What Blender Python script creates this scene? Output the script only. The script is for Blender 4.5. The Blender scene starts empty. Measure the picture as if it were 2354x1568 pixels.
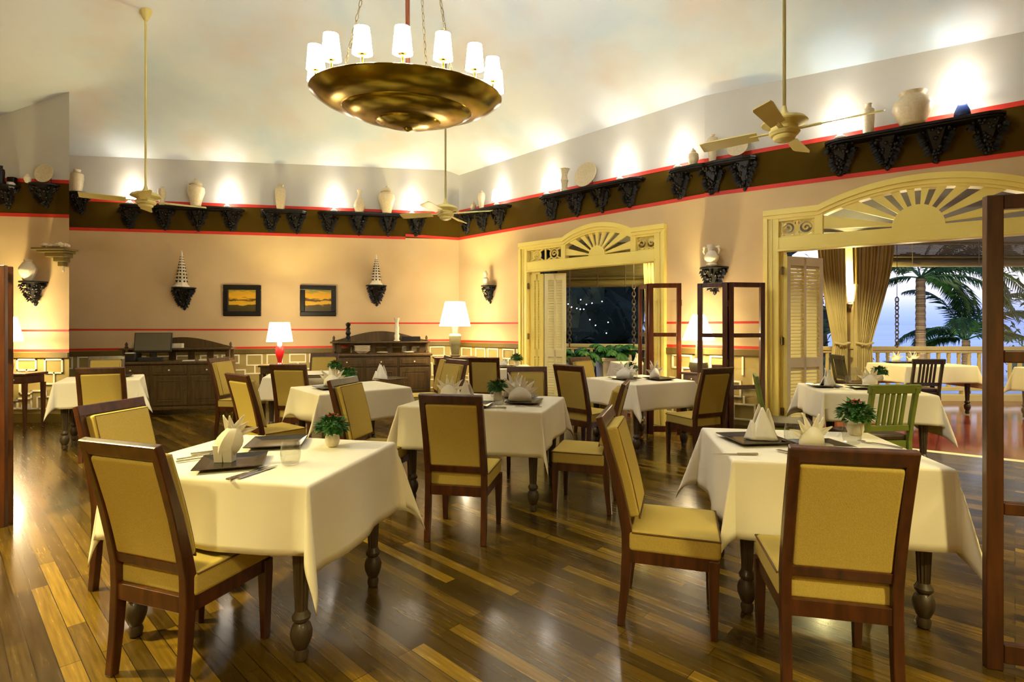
import bpy, bmesh, math, random
from mathutils import Vector, Matrix

R = random.Random(11)
PI = math.pi
SC = bpy.context.scene
COL = SC.collection

# ------------------------------------------------------------------ camera, sky, exposure
EYE = 1.40                      # eye height
FOC = 1240.0                    # focal length in pixels of the 2354 wide frame
HX, HY = 1177.0, 746.0          # where the level line of sight meets the frame
cd = bpy.data.cameras.new('camera')
cam = bpy.data.objects.new('camera', cd)
COL.objects.link(cam)
cam.location = (0, 0, EYE)
cam.rotation_euler = (PI / 2, 0, 0)
cd.sensor_width = 36
cd.lens = FOC / 2354 * 36
cd.shift_y = -(784 - HY) / 2354
cd.clip_start = 0.05
cd.clip_end = 5000
SC.camera = cam
SC.view_settings.view_transform = 'Standard'
SC.view_settings.look = 'None'
SC.view_settings.gamma = 1
SC.view_settings.use_curve_mapping = False
SC.view_settings.exposure = 1.9
SC.cycles.max_bounces = 7
SC.cycles.diffuse_bounces = 4
SC.cycles.glossy_bounces = 3
SC.cycles.transmission_bounces = 4
SC.cycles.transparent_max_bounces = 12
SC.cycles.caustics_reflective = False
SC.cycles.caustics_refractive = False
SC.cycles.sample_clamp_indirect = 4
SC.cycles.sample_clamp_direct = 0
SC.cycles.use_denoising = True
try:
    SC.cycles.use_light_tree = True
except Exception:
    pass

W = bpy.data.worlds.new('dusk_sky')
SC.world = W
W.use_nodes = True
wn = W.node_tree
wn.nodes.clear()
wo = wn.nodes.new('ShaderNodeOutputWorld')
wb = wn.nodes.new('ShaderNodeBackground')
tc = wn.nodes.new('ShaderNodeTexCoord')
sx = wn.nodes.new('ShaderNodeSeparateXYZ')
rp = wn.nodes.new('ShaderNodeValToRGB')
wn.links.new(tc.outputs['Generated'], sx.inputs[0])
wn.links.new(sx.outputs['Z'], rp.inputs[0])
wn.links.new(rp.outputs[0], wb.inputs[0])
wn.links.new(wb.outputs[0], wo.inputs[0])
el = rp.color_ramp.elements
el[0].position = 0.0
el[0].color = (0.24, 0.33, 0.80, 1)
el[1].position = 0.55
el[1].color = (0.30, 0.42, 0.80, 1)
for p_, c_ in ((0.022, (0.34, 0.43, 0.88, 1)), (0.05, (0.66, 0.66, 0.90, 1)), (0.09, (0.88, 0.83, 0.90, 1)), (0.2, (0.62, 0.72, 0.92, 1))):
    e_ = el.new(p_)
    e_.color = c_
wb.inputs[1].default_value = 0.47


def light(name, loc, power, col=(1.0, 0.72, 0.42), r=0.03, parent=None):
    d = bpy.data.lights.new(name, 'POINT')
    d.energy = power
    d.color = col
    d.shadow_soft_size = r
    o = bpy.data.objects.new(name, d)
    COL.objects.link(o)
    o.location = loc
    if parent:
        o.parent = parent
    return o


WARM = (1.0, 0.855, 0.36)
COOL = (0.96, 0.98, 1.0)
# fill spots added without fixtures, behind the camera and by the side wall
for x_, y_, z_, p_ in ((-1.6, -0.8, 3.4, 85), (2.2, -0.6, 3.4, 140), (5.2, 1.6, 3.4, 230), (-4.0, 2.3, 3.0, 300), (-4.4, 4.2, 3.6, 70)):
    l_ = light('fill_spot', (x_, y_, z_), p_, WARM, 0.12)
    l_.data.type = 'SPOT'
    l_.data.spot_size = math.radians(128)
    l_.data.spot_blend = 0.6


# ------------------------------------------------------------------ helpers


def S(h):
    """sRGB hex -> linear rgba"""
    v = [int(h[i:i + 2], 16) / 255 for i in (0, 2, 4)]
    return tuple([x / 12.92 if x <= 0.04045 else ((x + 0.055) / 1.055) ** 2.4 for x in v] + [1.0])


def mat(name, c, rough=0.6, metal=0.0, c2=None, scale=6.0, amount=0.5, bump=0.0, bscale=None, stretch=(1, 1, 1),
        coat=0.0, spec=0.5, emit=None, estr=0.0, sheen=0.0, trans=0.0, detail=3.0, lo=0.35, hi=0.65):
    m = bpy.data.materials.new(name)
    m.use_nodes = True
    nt = m.node_tree
    b = nt.nodes['Principled BSDF']
    b.inputs['Roughness'].default_value = rough
    b.inputs['Metallic'].default_value = metal
    b.inputs['Specular IOR Level'].default_value = spec
    b.inputs['Coat Weight'].default_value = coat
    b.inputs['Coat Roughness'].default_value = 0.1
    if trans:
        b.inputs['Transmission Weight'].default_value = trans
    b.inputs['Base Color'].default_value = c
    if emit:
        b.inputs['Emission Color'].default_value = emit
        b.inputs['Emission Strength'].default_value = estr
    if c2 or bump:
        t = nt.nodes.new('ShaderNodeTexCoord')
        mp = nt.nodes.new('ShaderNodeMapping')
        mp.inputs['Scale'].default_value = stretch
        nt.links.new(t.outputs['Object'], mp.inputs[0])
        n = nt.nodes.new('ShaderNodeTexNoise')
        n.inputs['Scale'].default_value = scale
        n.inputs['Detail'].default_value = detail
        nt.links.new(mp.outputs[0], n.inputs['Vector'])
        if c2:
            r = nt.nodes.new('ShaderNodeValToRGB')
            r.color_ramp.elements[0].position = lo
            r.color_ramp.elements[1].position = hi
            r.color_ramp.elements[0].color = c
            r.color_ramp.elements[1].color = c2
            nt.links.new(n.outputs['Fac'], r.inputs[0])
            nt.links.new(r.outputs[0], b.inputs['Base Color'])
        if bump:
            src = n
            if bscale:
                src = nt.nodes.new('ShaderNodeTexNoise')
                src.inputs['Scale'].default_value = bscale
                nt.links.new(mp.outputs[0], src.inputs['Vector'])
            bp = nt.nodes.new('ShaderNodeBump')
            bp.inputs['Strength'].default_value = bump
            bp.inputs['Distance'].default_value = 0.01
            nt.links.new(src.outputs['Fac'], bp.inputs['Height'])
            nt.links.new(bp.outputs[0], b.inputs['Normal'])
    return m


class MB:
    """collects shapes, then links them as one mesh object"""

    def __init__(s):
        s.v, s.f, s.mi = [], [], []
        s.k = 0

    def face(s, pts):
        i = len(s.v)
        s.v.extend(Vector(p) for p in pts)
        s.f.append(tuple(range(i, i + len(pts))))
        s.mi.append(s.k)

    def hull(s, pts, faces):
        i = len(s.v)
        s.v.extend(Vector(p) for p in pts)
        for f in faces:
            s.f.append(tuple(i + j for j in f))
            s.mi.append(s.k)

    def box(s, x0, x1, y0, y1, z0, z1, M=None):
        p = [(x0, y0, z0), (x1, y0, z0), (x1, y1, z0), (x0, y1, z0), (x0, y0, z1), (x1, y0, z1), (x1, y1, z1), (x0, y1, z1)]
        if M:
            p = [M @ Vector(q) for q in p]
        s.hull(p, [(0, 3, 2, 1), (4, 5, 6, 7), (0, 1, 5, 4), (1, 2, 6, 5), (2, 3, 7, 6), (3, 0, 4, 7)])

    def bar(s, a, b, w, h, up=(0, 0, 1), w2=None, h2=None):
        """rectangular bar from a to b; w across, h along `up`"""
        a, b = Vector(a), Vector(b)
        d = (b - a).normalized()
        u = Vector(up)
        x = d.cross(u)
        if x.length < 1e-4:
            x = d.cross(Vector((0, 1, 0)))
        x.normalize()
        y = x.cross(d).normalized()
        w2 = w if w2 is None else w2
        h2 = h if h2 is None else h2
        p = [a - x * w / 2 - y * h / 2, a + x * w / 2 - y * h / 2, a + x * w / 2 + y * h / 2, a - x * w / 2 + y * h / 2,
             b - x * w2 / 2 - y * h2 / 2, b + x * w2 / 2 - y * h2 / 2, b + x * w2 / 2 + y * h2 / 2, b - x * w2 / 2 + y * h2 / 2]
        s.hull(p, [(0, 3, 2, 1), (4, 5, 6, 7), (0, 1, 5, 4), (1, 2, 6, 5), (2, 3, 7, 6), (3, 0, 4, 7)])

    def sweep(s, pts, sizes, xdir=(1, 0, 0), closed=False):
        """rectangular section swept along pts: sizes (across xdir, other)"""
        x = Vector(xdir)
        i0 = len(s.v)
        n = len(pts)
        for k in range(n):
            p = Vector(pts[k])
            q0 = Vector(pts[(k - 1) % n if closed else max(k - 1, 0)])
            q1 = Vector(pts[(k + 1) % n if closed else min(k + 1, n - 1)])
            d = (q1 - q0).normalized()
            y = d.cross(x).normalized()
            a, b = sizes[k] if isinstance(sizes, list) else sizes
            for sa, sb in ((-1, -1), (1, -1), (1, 1), (-1, 1)):
                s.v.append(p + x * sa * a / 2 + y * sb * b / 2)
        for k in range(n if closed else n - 1):
            a = i0 + 4 * k
            b = i0 + 4 * ((k + 1) % n)
            for j in range(4):
                j2 = (j + 1) % 4
                s.f.append((a + j, a + j2, b + j2, b + j))
                s.mi.append(s.k)
        if not closed:
            s.f.append((i0 + 3, i0 + 2, i0 + 1, i0))
            s.f.append(tuple(i0 + 4 * (n - 1) + j for j in range(4)))
            s.mi.extend([s.k, s.k])

    def tube(s, pts, r, n=8, closed=False, cap=True):
        i0 = len(s.v)
        m = len(pts)
        ref = None
        for k in range(m):
            p = Vector(pts[k])
            q0 = Vector(pts[(k - 1) % m if closed else max(k - 1, 0)])
            q1 = Vector(pts[(k + 1) % m if closed else min(k + 1, m - 1)])
            d = (q1 - q0)
            d = d.normalized() if d.length > 1e-9 else Vector((0, 0, 1))
            if ref is None:
                ref = Vector((0, 0, 1)) if abs(d.z) < 0.9 else Vector((1, 0, 0))
            x = ref - d * ref.dot(d)
            if x.length < 1e-5:
                x = d.orthogonal()
            x.normalize()
            ref = x
            y = d.cross(x)
            rr = r[k] if isinstance(r, (list, tuple)) else r
            for j in range(n):
                t = 2 * PI * j / n
                s.v.append(p + x * math.cos(t) * rr + y * math.sin(t) * rr)
        for k in range(m if closed else m - 1):
            a = i0 + n * k
            b = i0 + n * ((k + 1) % m)
            for j in range(n):
                j2 = (j + 1) % n
                s.f.append((a + j, a + j2, b + j2, b + j))
                s.mi.append(s.k)
        if cap and not closed:
            s.f.append(tuple(i0 + j for j in reversed(range(n))))
            s.f.append(tuple(i0 + n * (m - 1) + j for j in range(n)))
            s.mi.extend([s.k, s.k])

    def lathe(s, prof, n=24, c=(0, 0, 0), flute=0, fdepth=0.0, sq=None):
        """profile of (r, z); optional fluting"""
        i0 = len(s.v)
        c = Vector(c)
        m = len(prof)
        for r, z in prof:
            for j in range(n):
                t = 2 * PI * j / n
                rr = r
                if flute and r > 0.02:
                    rr = r * (1 - fdepth * (0.5 + 0.5 * math.cos(flute * t)))
                s.v.append(c + Vector((rr * math.cos(t), rr * math.sin(t), z)))
        for k in range(m - 1):
            for j in range(n):
                j2 = (j + 1) % n
                s.f.append((i0 + n * k + j, i0 + n * k + j2, i0 + n * (k + 1) + j2, i0 + n * (k + 1) + j))
                s.mi.append(s.k)
        if prof[0][0] > 1e-4:
            s.f.append(tuple(i0 + j for j in reversed(range(n))))
            s.mi.append(s.k)
        if prof[-1][0] > 1e-4:
            s.f.append(tuple(i0 + n * (m - 1) + j for j in range(n)))
            s.mi.append(s.k)

    def prism(s, poly, h, f):
        """poly of 2D points, extruded by h; f(a, b, h) -> 3D"""
        n = len(poly)
        i0 = len(s.v)
        for t in (0, h):
            for a, b in poly:
                s.v.append(Vector(f(a, b, t)))
        s.f.append(tuple(i0 + j for j in reversed(range(n))))
        s.f.append(tuple(i0 + n + j for j in range(n)))
        s.mi.extend([s.k, s.k])
        for j in range(n):
            j2 = (j + 1) % n
            s.f.append((i0 + j, i0 + j2, i0 + n + j2, i0 + n + j))
            s.mi.append(s.k)

    def blob(s, c, r, sub=1, sc=(1, 1, 1), jit=0.0):
        bm = bmesh.new()
        bmesh.ops.create_icosphere(bm, subdivisions=sub, radius=1)
        c = Vector(c)
        i0 = len(s.v)
        for v in bm.verts:
            k = r * (1 + R.uniform(-jit, jit))
            s.v.append(c + Vector((v.co.x * sc[0], v.co.y * sc[1], v.co.z * sc[2])) * k)
        for f in bm.faces:
            s.f.append(tuple(i0 + v.index for v in f.verts))
            s.mi.append(s.k)
        bm.free()

    def leaf(s, p, d, nrm, L, w, curl=0.15):
        """a pointed leaf from p along d"""
        p, d, nrm = Vector(p), Vector(d).normalized(), Vector(nrm)
        x = d.cross(nrm)
        if x.length < 1e-4:
            x = d.orthogonal()
        x.normalize()
        nn = x.cross(d).normalized()
        pts = [p, p + d * L * .4 - x * w / 2 + nn * curl * L * .2, p + d * L * .4 + nn * -curl * L * .1, p + d * L * .4 + x * w / 2 + nn * curl * L * .2, p + d * L - nn * curl * L]
        s.hull(pts, [(0, 2, 1), (0, 3, 2), (1, 2, 4), (2, 3, 4)])

    def build(s, name, mats, parent=None, smooth=False, bevel=0.0, seg=2, loc=None, solid=0.0, angle=0.7, weld=False):
        me = bpy.data.meshes.new(name)
        me.from_pydata([tuple(v) for v in s.v], [], s.f)
        mats = mats if isinstance(mats, (list, tuple)) else [mats]
        for m in mats:
            me.materials.append(m)
        if len(mats) > 1:
            me.polygons.foreach_set('material_index', s.mi)
        if weld:
            bm = bmesh.new()
            bm.from_mesh(me)
            bmesh.ops.remove_doubles(bm, verts=bm.verts, dist=1e-5)
            bm.to_mesh(me)
            bm.free()
        if smooth:
            me.polygons.foreach_set('use_smooth', [True] * len(me.polygons))
            me.set_sharp_from_angle(angle=angle)
        me.update()
        o = bpy.data.objects.new(name, me)
        COL.objects.link(o)
        if bevel:
            md = o.modifiers.new('bevel', 'BEVEL')
            md.width = bevel
            md.segments = seg
            md.limit_method = 'ANGLE'
            md.angle_limit = 0.6
            if smooth or seg > 2:
                me.polygons.foreach_set('use_smooth', [True] * len(me.polygons))
                md.harden_normals = True
        if solid:
            md = o.modifiers.new('thick', 'SOLIDIFY')
            md.thickness = solid
            md.offset = 0
        if parent:
            o.parent = parent
        if loc is not None:
            o.location = loc
        return o


def tag(o, label=None, cat=None, group=None, kind=None):
    if label:
        o['label'] = label
    if cat:
        o['category'] = cat
    if group:
        o['group'] = group
    if kind:
        o['kind'] = kind
    return o


def thing(name, label, cat, loc=(0, 0, 0), rz=0.0, group=None):
    o = bpy.data.objects.new(name, None)
    o.empty_display_size = 0.1
    COL.objects.link(o)
    o.location = loc
    o.rotation_euler = (0, 0, rz)
    return tag(o, label, cat, group)


def dup(root, loc, rz, label=None, group=None, scale=None):
    def cp(o, par):
        c = o.copy()
        COL.objects.link(c)
        if par:
            c.parent = par
        for ch in list(o.children):
            cp(ch, c)
        return c
    r = cp(root, None)
    r.location = loc
    r.rotation_euler = (0, 0, rz)
    if scale:
        r.scale = (scale,) * 3
    if label:
        r['label'] = label
    if group:
        r['group'] = group
    return r


class Stock:
    """first call places the object itself, later calls place copies"""

    def __init__(s, root):
        s.root, s.used = root, False

    def __call__(s, loc, rz, label, group=None, scale=None):
        if not s.used:
            s.used = True
            r = s.root
            r.location = loc
            r.rotation_euler = (0, 0, rz)
            r['label'] = label
            if group:
                r['group'] = group
            if scale:
                r.scale = (scale,) * 3
            return r
        return dup(s.root, loc, rz, label, group, scale)


def ray(px, py):
    return Vector(((px - HX) / FOC, 1.0, -(py - HY) / FOC))


def at(px, py, d):
    """the point at depth d seen at (px, py)"""
    return Vector((0, 0, EYE)) + ray(px, py) * d


def on_z(px, py, z):
    r = ray(px, py)
    return Vector((0, 0, EYE)) + r * ((z - EYE) / r.z)


class Wall:
    """a vertical wall plane: u runs along it, z up, off towards the room"""

    def __init__(s, p0, p1):
        s.o = Vector((p0[0], p0[1], 0))
        d = Vector((p1[0] - p0[0], p1[1] - p0[1], 0))
        s.L = d.length
        s.u = d.normalized()
        s.n = Vector((s.u.y, -s.u.x, 0))      # towards the camera when p0 is the left end
        s.rz = math.atan2(s.u.y, s.u.x)

    def at(s, u, z, off=0.0):
        return s.o + s.u * u + s.n * off + Vector((0, 0, z))

    def pix(s, px, py, off=0.0):
        r = ray(px, py)
        c = Vector((0, 0, EYE))
        t = (s.o + s.n * off - c).dot(s.n) / r.dot(s.n)
        q = c + r * t - s.o
        return q.dot(s.u), q.z


# ------------------------------------------------------------------ materials
def wood(name, c1, c2, rough=0.35, coat=0.3, scale=5):
    return mat(name, S(c1), rough, c2=S(c2), scale=scale, stretch=(6, 6, 0.7), detail=5, coat=coat, bump=0.05)


M = {}
M['paint_tan'] = mat('tan_wall_paint', S('d5b98a'), 0.85, c2=S('cfb181'), scale=1.5, spec=0.2)
M['paint_upper'] = mat('pale_upper_wall_paint', S('d2cdbf'), 0.85, c2=S('c8c5ba'), scale=0.9)
M['paint_band'] = mat('brown_band_paint', S('4c3907'), 0.9, c2=S('443205'), scale=2, spec=0.1)
M['paint_dado'] = mat('olive_dado_paint', S('a38f50'), 0.7, c2=S('9a8648'), scale=2)
M['paint_red'] = mat('red_stripe_paint', S('d8321a'), 0.6, c2=S('c92b18'), scale=3)
M['paint_cream'] = mat('cream_gloss_paint', S('f7e27c'), 0.45, c2=S('f3dc72'), scale=2)
M['paint_shutter'] = mat('shutter_paint', S('efe3ac'), 0.5, c2=S('e8db9e'), scale=2)
M['fret_white'] = mat('white_fretwork_paint', S('ece4c6'), 0.6, c2=S('e6dcba'), scale=3)
M['rail_wood'] = mat('olive_rail_paint', S('6d5a22'), 0.5, c2=S('5f4d1a'), scale=3)
M['mahogany'] = wood('mahogany', '552a10', '391907', 0.35, 0.35)
M['redwood'] = wood('red_wood', '6c2c0e', '4a1a07', 0.3, 0.5)
M['darkwood'] = wood('dark_wood', '5c4622', '473214', 0.45, 0.15)
M['legwood'] = wood('grey_brown_wood', '4d3d28', '3a2c1b', 0.5, 0.1)
M['blackwood'] = mat('black_lacquer', S('0d0a08'), 0.4, c2=S('17110c'), scale=20, spec=0.35)
M['linen'] = mat('tan_linen', S('c8b060'), 0.9, c2=S('ba9f4c'), scale=240, detail=2, stretch=(1, 1, .5), bump=0.2, bscale=420, lo=.2, hi=.8, spec=0.15)
M['piping'] = mat('dark_piping', S('6b4f22'), 0.9, c2=S('5e4319'), scale=30)
M['cloth'] = mat('white_tablecloth', S('f3ead2'), 0.85, c2=S('efe5ca'), scale=3, spec=0.2)
M['napkin'] = mat('white_napkin', S('f6efdd'), 0.9, c2=S('f0e8d2'), scale=20, spec=0.1)
M['blackplate'] = mat('black_glazed_plate', S('1f1b16'), 0.2, c2=S('2b251c'), scale=12)
M['steel'] = mat('steel', S('c8c2b4'), 0.25, 1.0, c2=S('bdb6a6'), scale=9)
M['white_ceramic'] = mat('white_ceramic', S('eadfc4'), 0.3, c2=S('e0d3b4'), scale=14)
M['crackle'] = mat('cream_crackle_glaze', S('d9c9a4'), 0.35, c2=S('cdbb92'), scale=40)
M['leaf'] = mat('green_leaf', S('2c5a1c'), 0.5, c2=S('3d7a2a'), scale=14)
M['leafdark'] = mat('dark_green_leaf', S('1f4016'), 0.55, c2=S('2b5620'), scale=10)
M['flower'] = mat('red_petal', S('c8352a'), 0.5, c2=S('e0503a'), scale=20)
M['brass'] = mat('aged_brass', S('ab932f'), 0.2, 1.0, c2=S('8a7424'), scale=5, detail=5)
M['fan'] = mat('cream_fan_enamel', S('d8c878'), 0.4, c2=S('d0be6c'), scale=4)
M['greenpaint'] = mat('green_chair_paint', S('7d8a3a'), 0.5, c2=S('707c30'), scale=6)
M['leather'] = mat('brown_leather', S('4a3422'), 0.5, c2=S('3d2918'), scale=20)
M['olivechair'] = mat('dark_olive_chair_paint', S('4a4422'), 0.5, c2=S('3c371a'), scale=6)
M['hinge'] = mat('bronze_hinge', S('6d5a30'), 0.4, 0.8, c2=S('5a4822'), scale=20)
M['darkmetal'] = mat('dark_metal', S('2e2a26'), 0.4, 0.8, c2=S('3a342c'), scale=20)
M['monitor'] = mat('dark_plastic', S('26231d'), 0.45, c2=S('2d2922'), scale=20)
M['screen'] = mat('grey_screen', S('6d6651'), 0.3, c2=S('686149'), scale=2)
M['chain'] = mat('rusty_chain', S('6b5a4c'), 0.6, 0.5, c2=S('52443a'), scale=30)
M['curtain'] = mat('beige_curtain', S('bfae84'), 0.9, c2=S('b6a477'), scale=5, spec=0.1)
M['bamboo'] = mat('bamboo_blind', S('8a7a44'), 0.7, c2=S('6e6030'), scale=8, stretch=(0.6, 0.6, 18), detail=4)
M['porch'] = mat('porch_ceiling_paint', S('6a6659'), 0.8, c2=S('625e50'), scale=2)
M['baluster'] = mat('cream_baluster_paint', S('d8c48c'), 0.6, c2=S('cfba80'), scale=4)
M['planter'] = mat('white_planter', S('d8cfb4'), 0.6, c2=S('cdc3a4'), scale=5)
M['soil'] = mat('dark_soil', S('2b2015'), 0.9, c2=S('3a2c1c'), scale=30)
M['redglaze'] = mat('red_glass_glaze', S('b01a1c'), 0.15, c2=S('9c1416'), scale=6, coat=0.5)
M['greyglaze'] = mat('olive_grey_glaze', S('6b6544'), 0.4, c2=S('5e583a'), scale=8)
M['blueglaze'] = mat('blue_glaze', S('203a78'), 0.25, c2=S('182c60'), scale=12)
M['camwhite'] = mat('white_plastic', S('e6e2d8'), 0.4, c2=S('dedacf'), scale=10)
M['shell'] = mat('sea_shell', S('e6d3b0'), 0.5, c2=S('d0b78c'), scale=30)
M['trunk'] = mat('palm_trunk_bark', S('8a7250'), 0.8, c2=S('3a2c1c'), scale=3, stretch=(0.3, 0.3, 12), detail=2)
M['bark'] = mat('dark_bark', S('2a221a'), 0.9, c2=S('1c160f'), scale=8)
M['nightleaf'] = mat('dusky_leaf', S('14220f'), 0.7, c2=S('1c2e16'), scale=5)
M['ground'] = mat('dark_garden_soil', S('2a2c1c'), 0.9, c2=S('1f2214'), scale=2)
M['redbox'] = mat('red_glass', S('7a1414'), 0.2, c2=S('641010'), scale=8)


def emissive(name, c, strength):
    m = bpy.data.materials.new(name)
    m.use_nodes = True
    nt = m.node_tree
    b = nt.nodes['Principled BSDF']
    b.inputs['Base Color'].default_value = (0.9, 0.86, 0.78, 1)
    b.inputs['Roughness'].default_value = 0.9
    b.inputs['Emission Color'].default_value = c
    b.inputs['Emission Strength'].default_value = strength
    return m


M['shade'] = emissive('glowing_white_shade', (1.0, 0.95, 0.88, 1), 3.6)
M['shade_bright'] = emissive('bright_white_shade', (1.0, 0.97, 0.92, 1), 25)
M['shade_warm'] = emissive('glowing_cream_shade', (1.0, 0.86, 0.58, 1), 5)
M['sconce'] = emissive('glowing_sconce', (1.0, 0.85, 0.5, 1), 3.0)
M['fairy'] = emissive('fairy_light_bulb', (0.55, 0.65, 1.0, 1), 3.0)


def glass_mat(name, tint, gl=0.12, rough=0.02):
    """thin clear glass: see-through with a fresnel reflection"""
    m = bpy.data.materials.new(name)
    m.use_nodes = True
    nt = m.node_tree
    nt.nodes.clear()
    o = nt.nodes.new('ShaderNodeOutputMaterial')
    mx = nt.nodes.new('ShaderNodeMixShader')
    tr = nt.nodes.new('ShaderNodeBsdfTransparent')
    gs = nt.nodes.new('ShaderNodeBsdfGlossy')
    fr = nt.nodes.new('ShaderNodeLayerWeight')
    ns = nt.nodes.new('ShaderNodeTexNoise')
    ma = nt.nodes.new('ShaderNodeMath')
    pw = nt.nodes.new('ShaderNodeMath')
    ns.inputs['Scale'].default_value = 3
    pw.operation = 'POWER'
    pw.inputs[1].default_value = 3.5
    ma.operation = 'MULTIPLY_ADD'
    ma.inputs[1].default_value = 0.55
    ma.inputs[2].default_value = 0.05
    nt.links.new(fr.outputs['Facing'], pw.inputs[0])
    nt.links.new(pw.outputs[0], ma.inputs[0])
    mr = nt.nodes.new('ShaderNodeMapRange')
    mr.inputs['To Min'].default_value = rough
    mr.inputs['To Max'].default_value = rough + 0.02
    nt.links.new(ns.outputs['Fac'], mr.inputs[0])
    nt.links.new(mr.outputs[0], gs.inputs['Roughness'])
    tr.inputs[0].default_value = tint
    nt.links.new(ma.outputs[0], mx.inputs[0])
    nt.links.new(tr.outputs[0], mx.inputs[1])
    nt.links.new(gs.outputs[0], mx.inputs[2])
    nt.links.new(mx.outputs[0], o.inputs[0])
    return m


M['pane'] = glass_mat('clear_pane', (0.96, 0.96, 0.94, 1))
M['glassware'] = glass_mat('clear_glassware', (0.93, 0.93, 0.91, 1))


def floor_material():
    m = bpy.data.materials.new('oiled_plank_floor')
    m.use_nodes = True
    nt = m.node_tree
    L = nt.links.new
    b = nt.nodes['Principled BSDF']
    t = nt.nodes.new('ShaderNodeTexCoord')
    mp = nt.nodes.new('ShaderNodeMapping')
    mp.inputs['Rotation'].default_value = (0, 0, math.radians(43))
    L(t.outputs['Object'], mp.inputs[0])
    br = nt.nodes.new('ShaderNodeTexBrick')
    br.offset = 0.37
    br.offset_frequency = 3
    br.inputs['Color1'].default_value = (0, 0, 0, 1)
    br.inputs['Color2'].default_value = (1, 1, 1, 1)
    br.inputs['Mortar'].default_value = (0.5, 0.5, 0.5, 1)
    br.inputs['Scale'].default_value = 1
    br.inputs['Mortar Size'].default_value = 0.0016
    br.inputs['Brick Width'].default_value = 0.95
    br.inputs['Row Height'].default_value = 0.07
    L(mp.outputs[0], br.inputs['Vector'])
    ramp = nt.nodes.new('ShaderNodeValToRGB')
    e = ramp.color_ramp.elements
    e[0].position, e[0].color = 0.0, S('3c2a06')
    e[1].position, e[1].color = 1.0, S('9a7a22')
    for p, c in ((0.35, S('4c390a')), (0.7, S('60480e')), (0.88, S('755a15'))):
        k = e.new(p)
        k.color = c
    L(br.outputs['Color'], ramp.inputs[0])
    mp2 = nt.nodes.new('ShaderNodeMapping')
    mp2.inputs['Scale'].default_value = (1.6, 30, 1)
    L(mp.outputs[0], mp2.inputs[0])
    gn = nt.nodes.new('ShaderNodeTexNoise')
    gn.inputs['Scale'].default_value = 2.2
    gn.inputs['Detail'].default_value = 6
    L(mp2.outputs[0], gn.inputs['Vector'])
    gr = nt.nodes.new('ShaderNodeValToRGB')
    gr.color_ramp.elements[0].position, gr.color_ramp.elements[0].color = 0.3, (0.5, 0.46, 0.40, 1)
    gr.color_ramp.elements[1].position, gr.color_ramp.elements[1].color = 0.7, (1.15, 1.1, 1.0, 1)
    L(gn.outputs['Fac'], gr.inputs[0])
    mx = nt.nodes.new('ShaderNodeMix')
    mx.data_type = 'RGBA'
    mx.blend_type = 'MULTIPLY'
    mx.inputs[0].default_value = 0.8
    L(ramp.outputs[0], mx.inputs[6])
    L(gr.outputs[0], mx.inputs[7])
    mm = nt.nodes.new('ShaderNodeMix')
    mm.data_type = 'RGBA'
    L(br.outputs['Fac'], mm.inputs[0])
    L(mx.outputs[2], mm.inputs[6])
    mm.inputs[7].default_value = S('1c1208')
    L(mm.outputs[2], b.inputs['Base Color'])
    b.inputs['Specular IOR Level'].default_value = 0.5
    b.inputs['Coat Weight'].default_value = 0.3
    b.inputs['Coat Roughness'].default_value = 0.12
    rr = nt.nodes.new('ShaderNodeMapRange')
    rr.inputs['To Min'].default_value = 0.16
    rr.inputs['To Max'].default_value = 0.34
    L(gn.outputs['Fac'], rr.inputs[0])
    L(rr.outputs[0], b.inputs['Roughness'])
    bp = nt.nodes.new('ShaderNodeBump')
    bp.inputs['Strength'].default_value = 0.12
    bp.inputs['Distance'].default_value = 0.004
    ad = nt.nodes.new('ShaderNodeMath')
    ad.operation = 'SUBTRACT'
    L(gn.outputs['Fac'], ad.inputs[0])
    L(br.outputs['Fac'], ad.inputs[1])
    L(ad.outputs[0], bp.inputs['Height'])
    L(bp.outputs[0], b.inputs['Normal'])
    return m


M['floor'] = floor_material()


def tile_material():
    m = bpy.data.materials.new('red_terrace_tiles')
    m.use_nodes = True
    nt = m.node_tree
    L = nt.links.new
    b = nt.nodes['Principled BSDF']
    t = nt.nodes.new('ShaderNodeTexCoord')
    mp = nt.nodes.new('ShaderNodeMapping')
    mp.inputs['Rotation'].default_value = (0, 0, math.radians(40))
    L(t.outputs['Object'], mp.inputs[0])
    br = nt.nodes.new('ShaderNodeTexBrick')
    br.offset = 0.0
    br.inputs['Color1'].default_value = S('8a3a2c')
    br.inputs['Color2'].default_value = S('6a2a22')
    br.inputs['Mortar'].default_value = S('3c1c16')
    br.inputs['Scale'].default_value = 1
    br.inputs['Mortar Size'].default_value = 0.004
    br.inputs['Brick Width'].default_value = 0.25
    br.inputs['Row Height'].default_value = 0.25
    L(mp.outputs[0], br.inputs['Vector'])
    L(br.outputs['Color'], b.inputs['Base Color'])
    b.inputs['Roughness'].default_value = 0.13
    return m


M['tile'] = tile_material()


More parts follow.
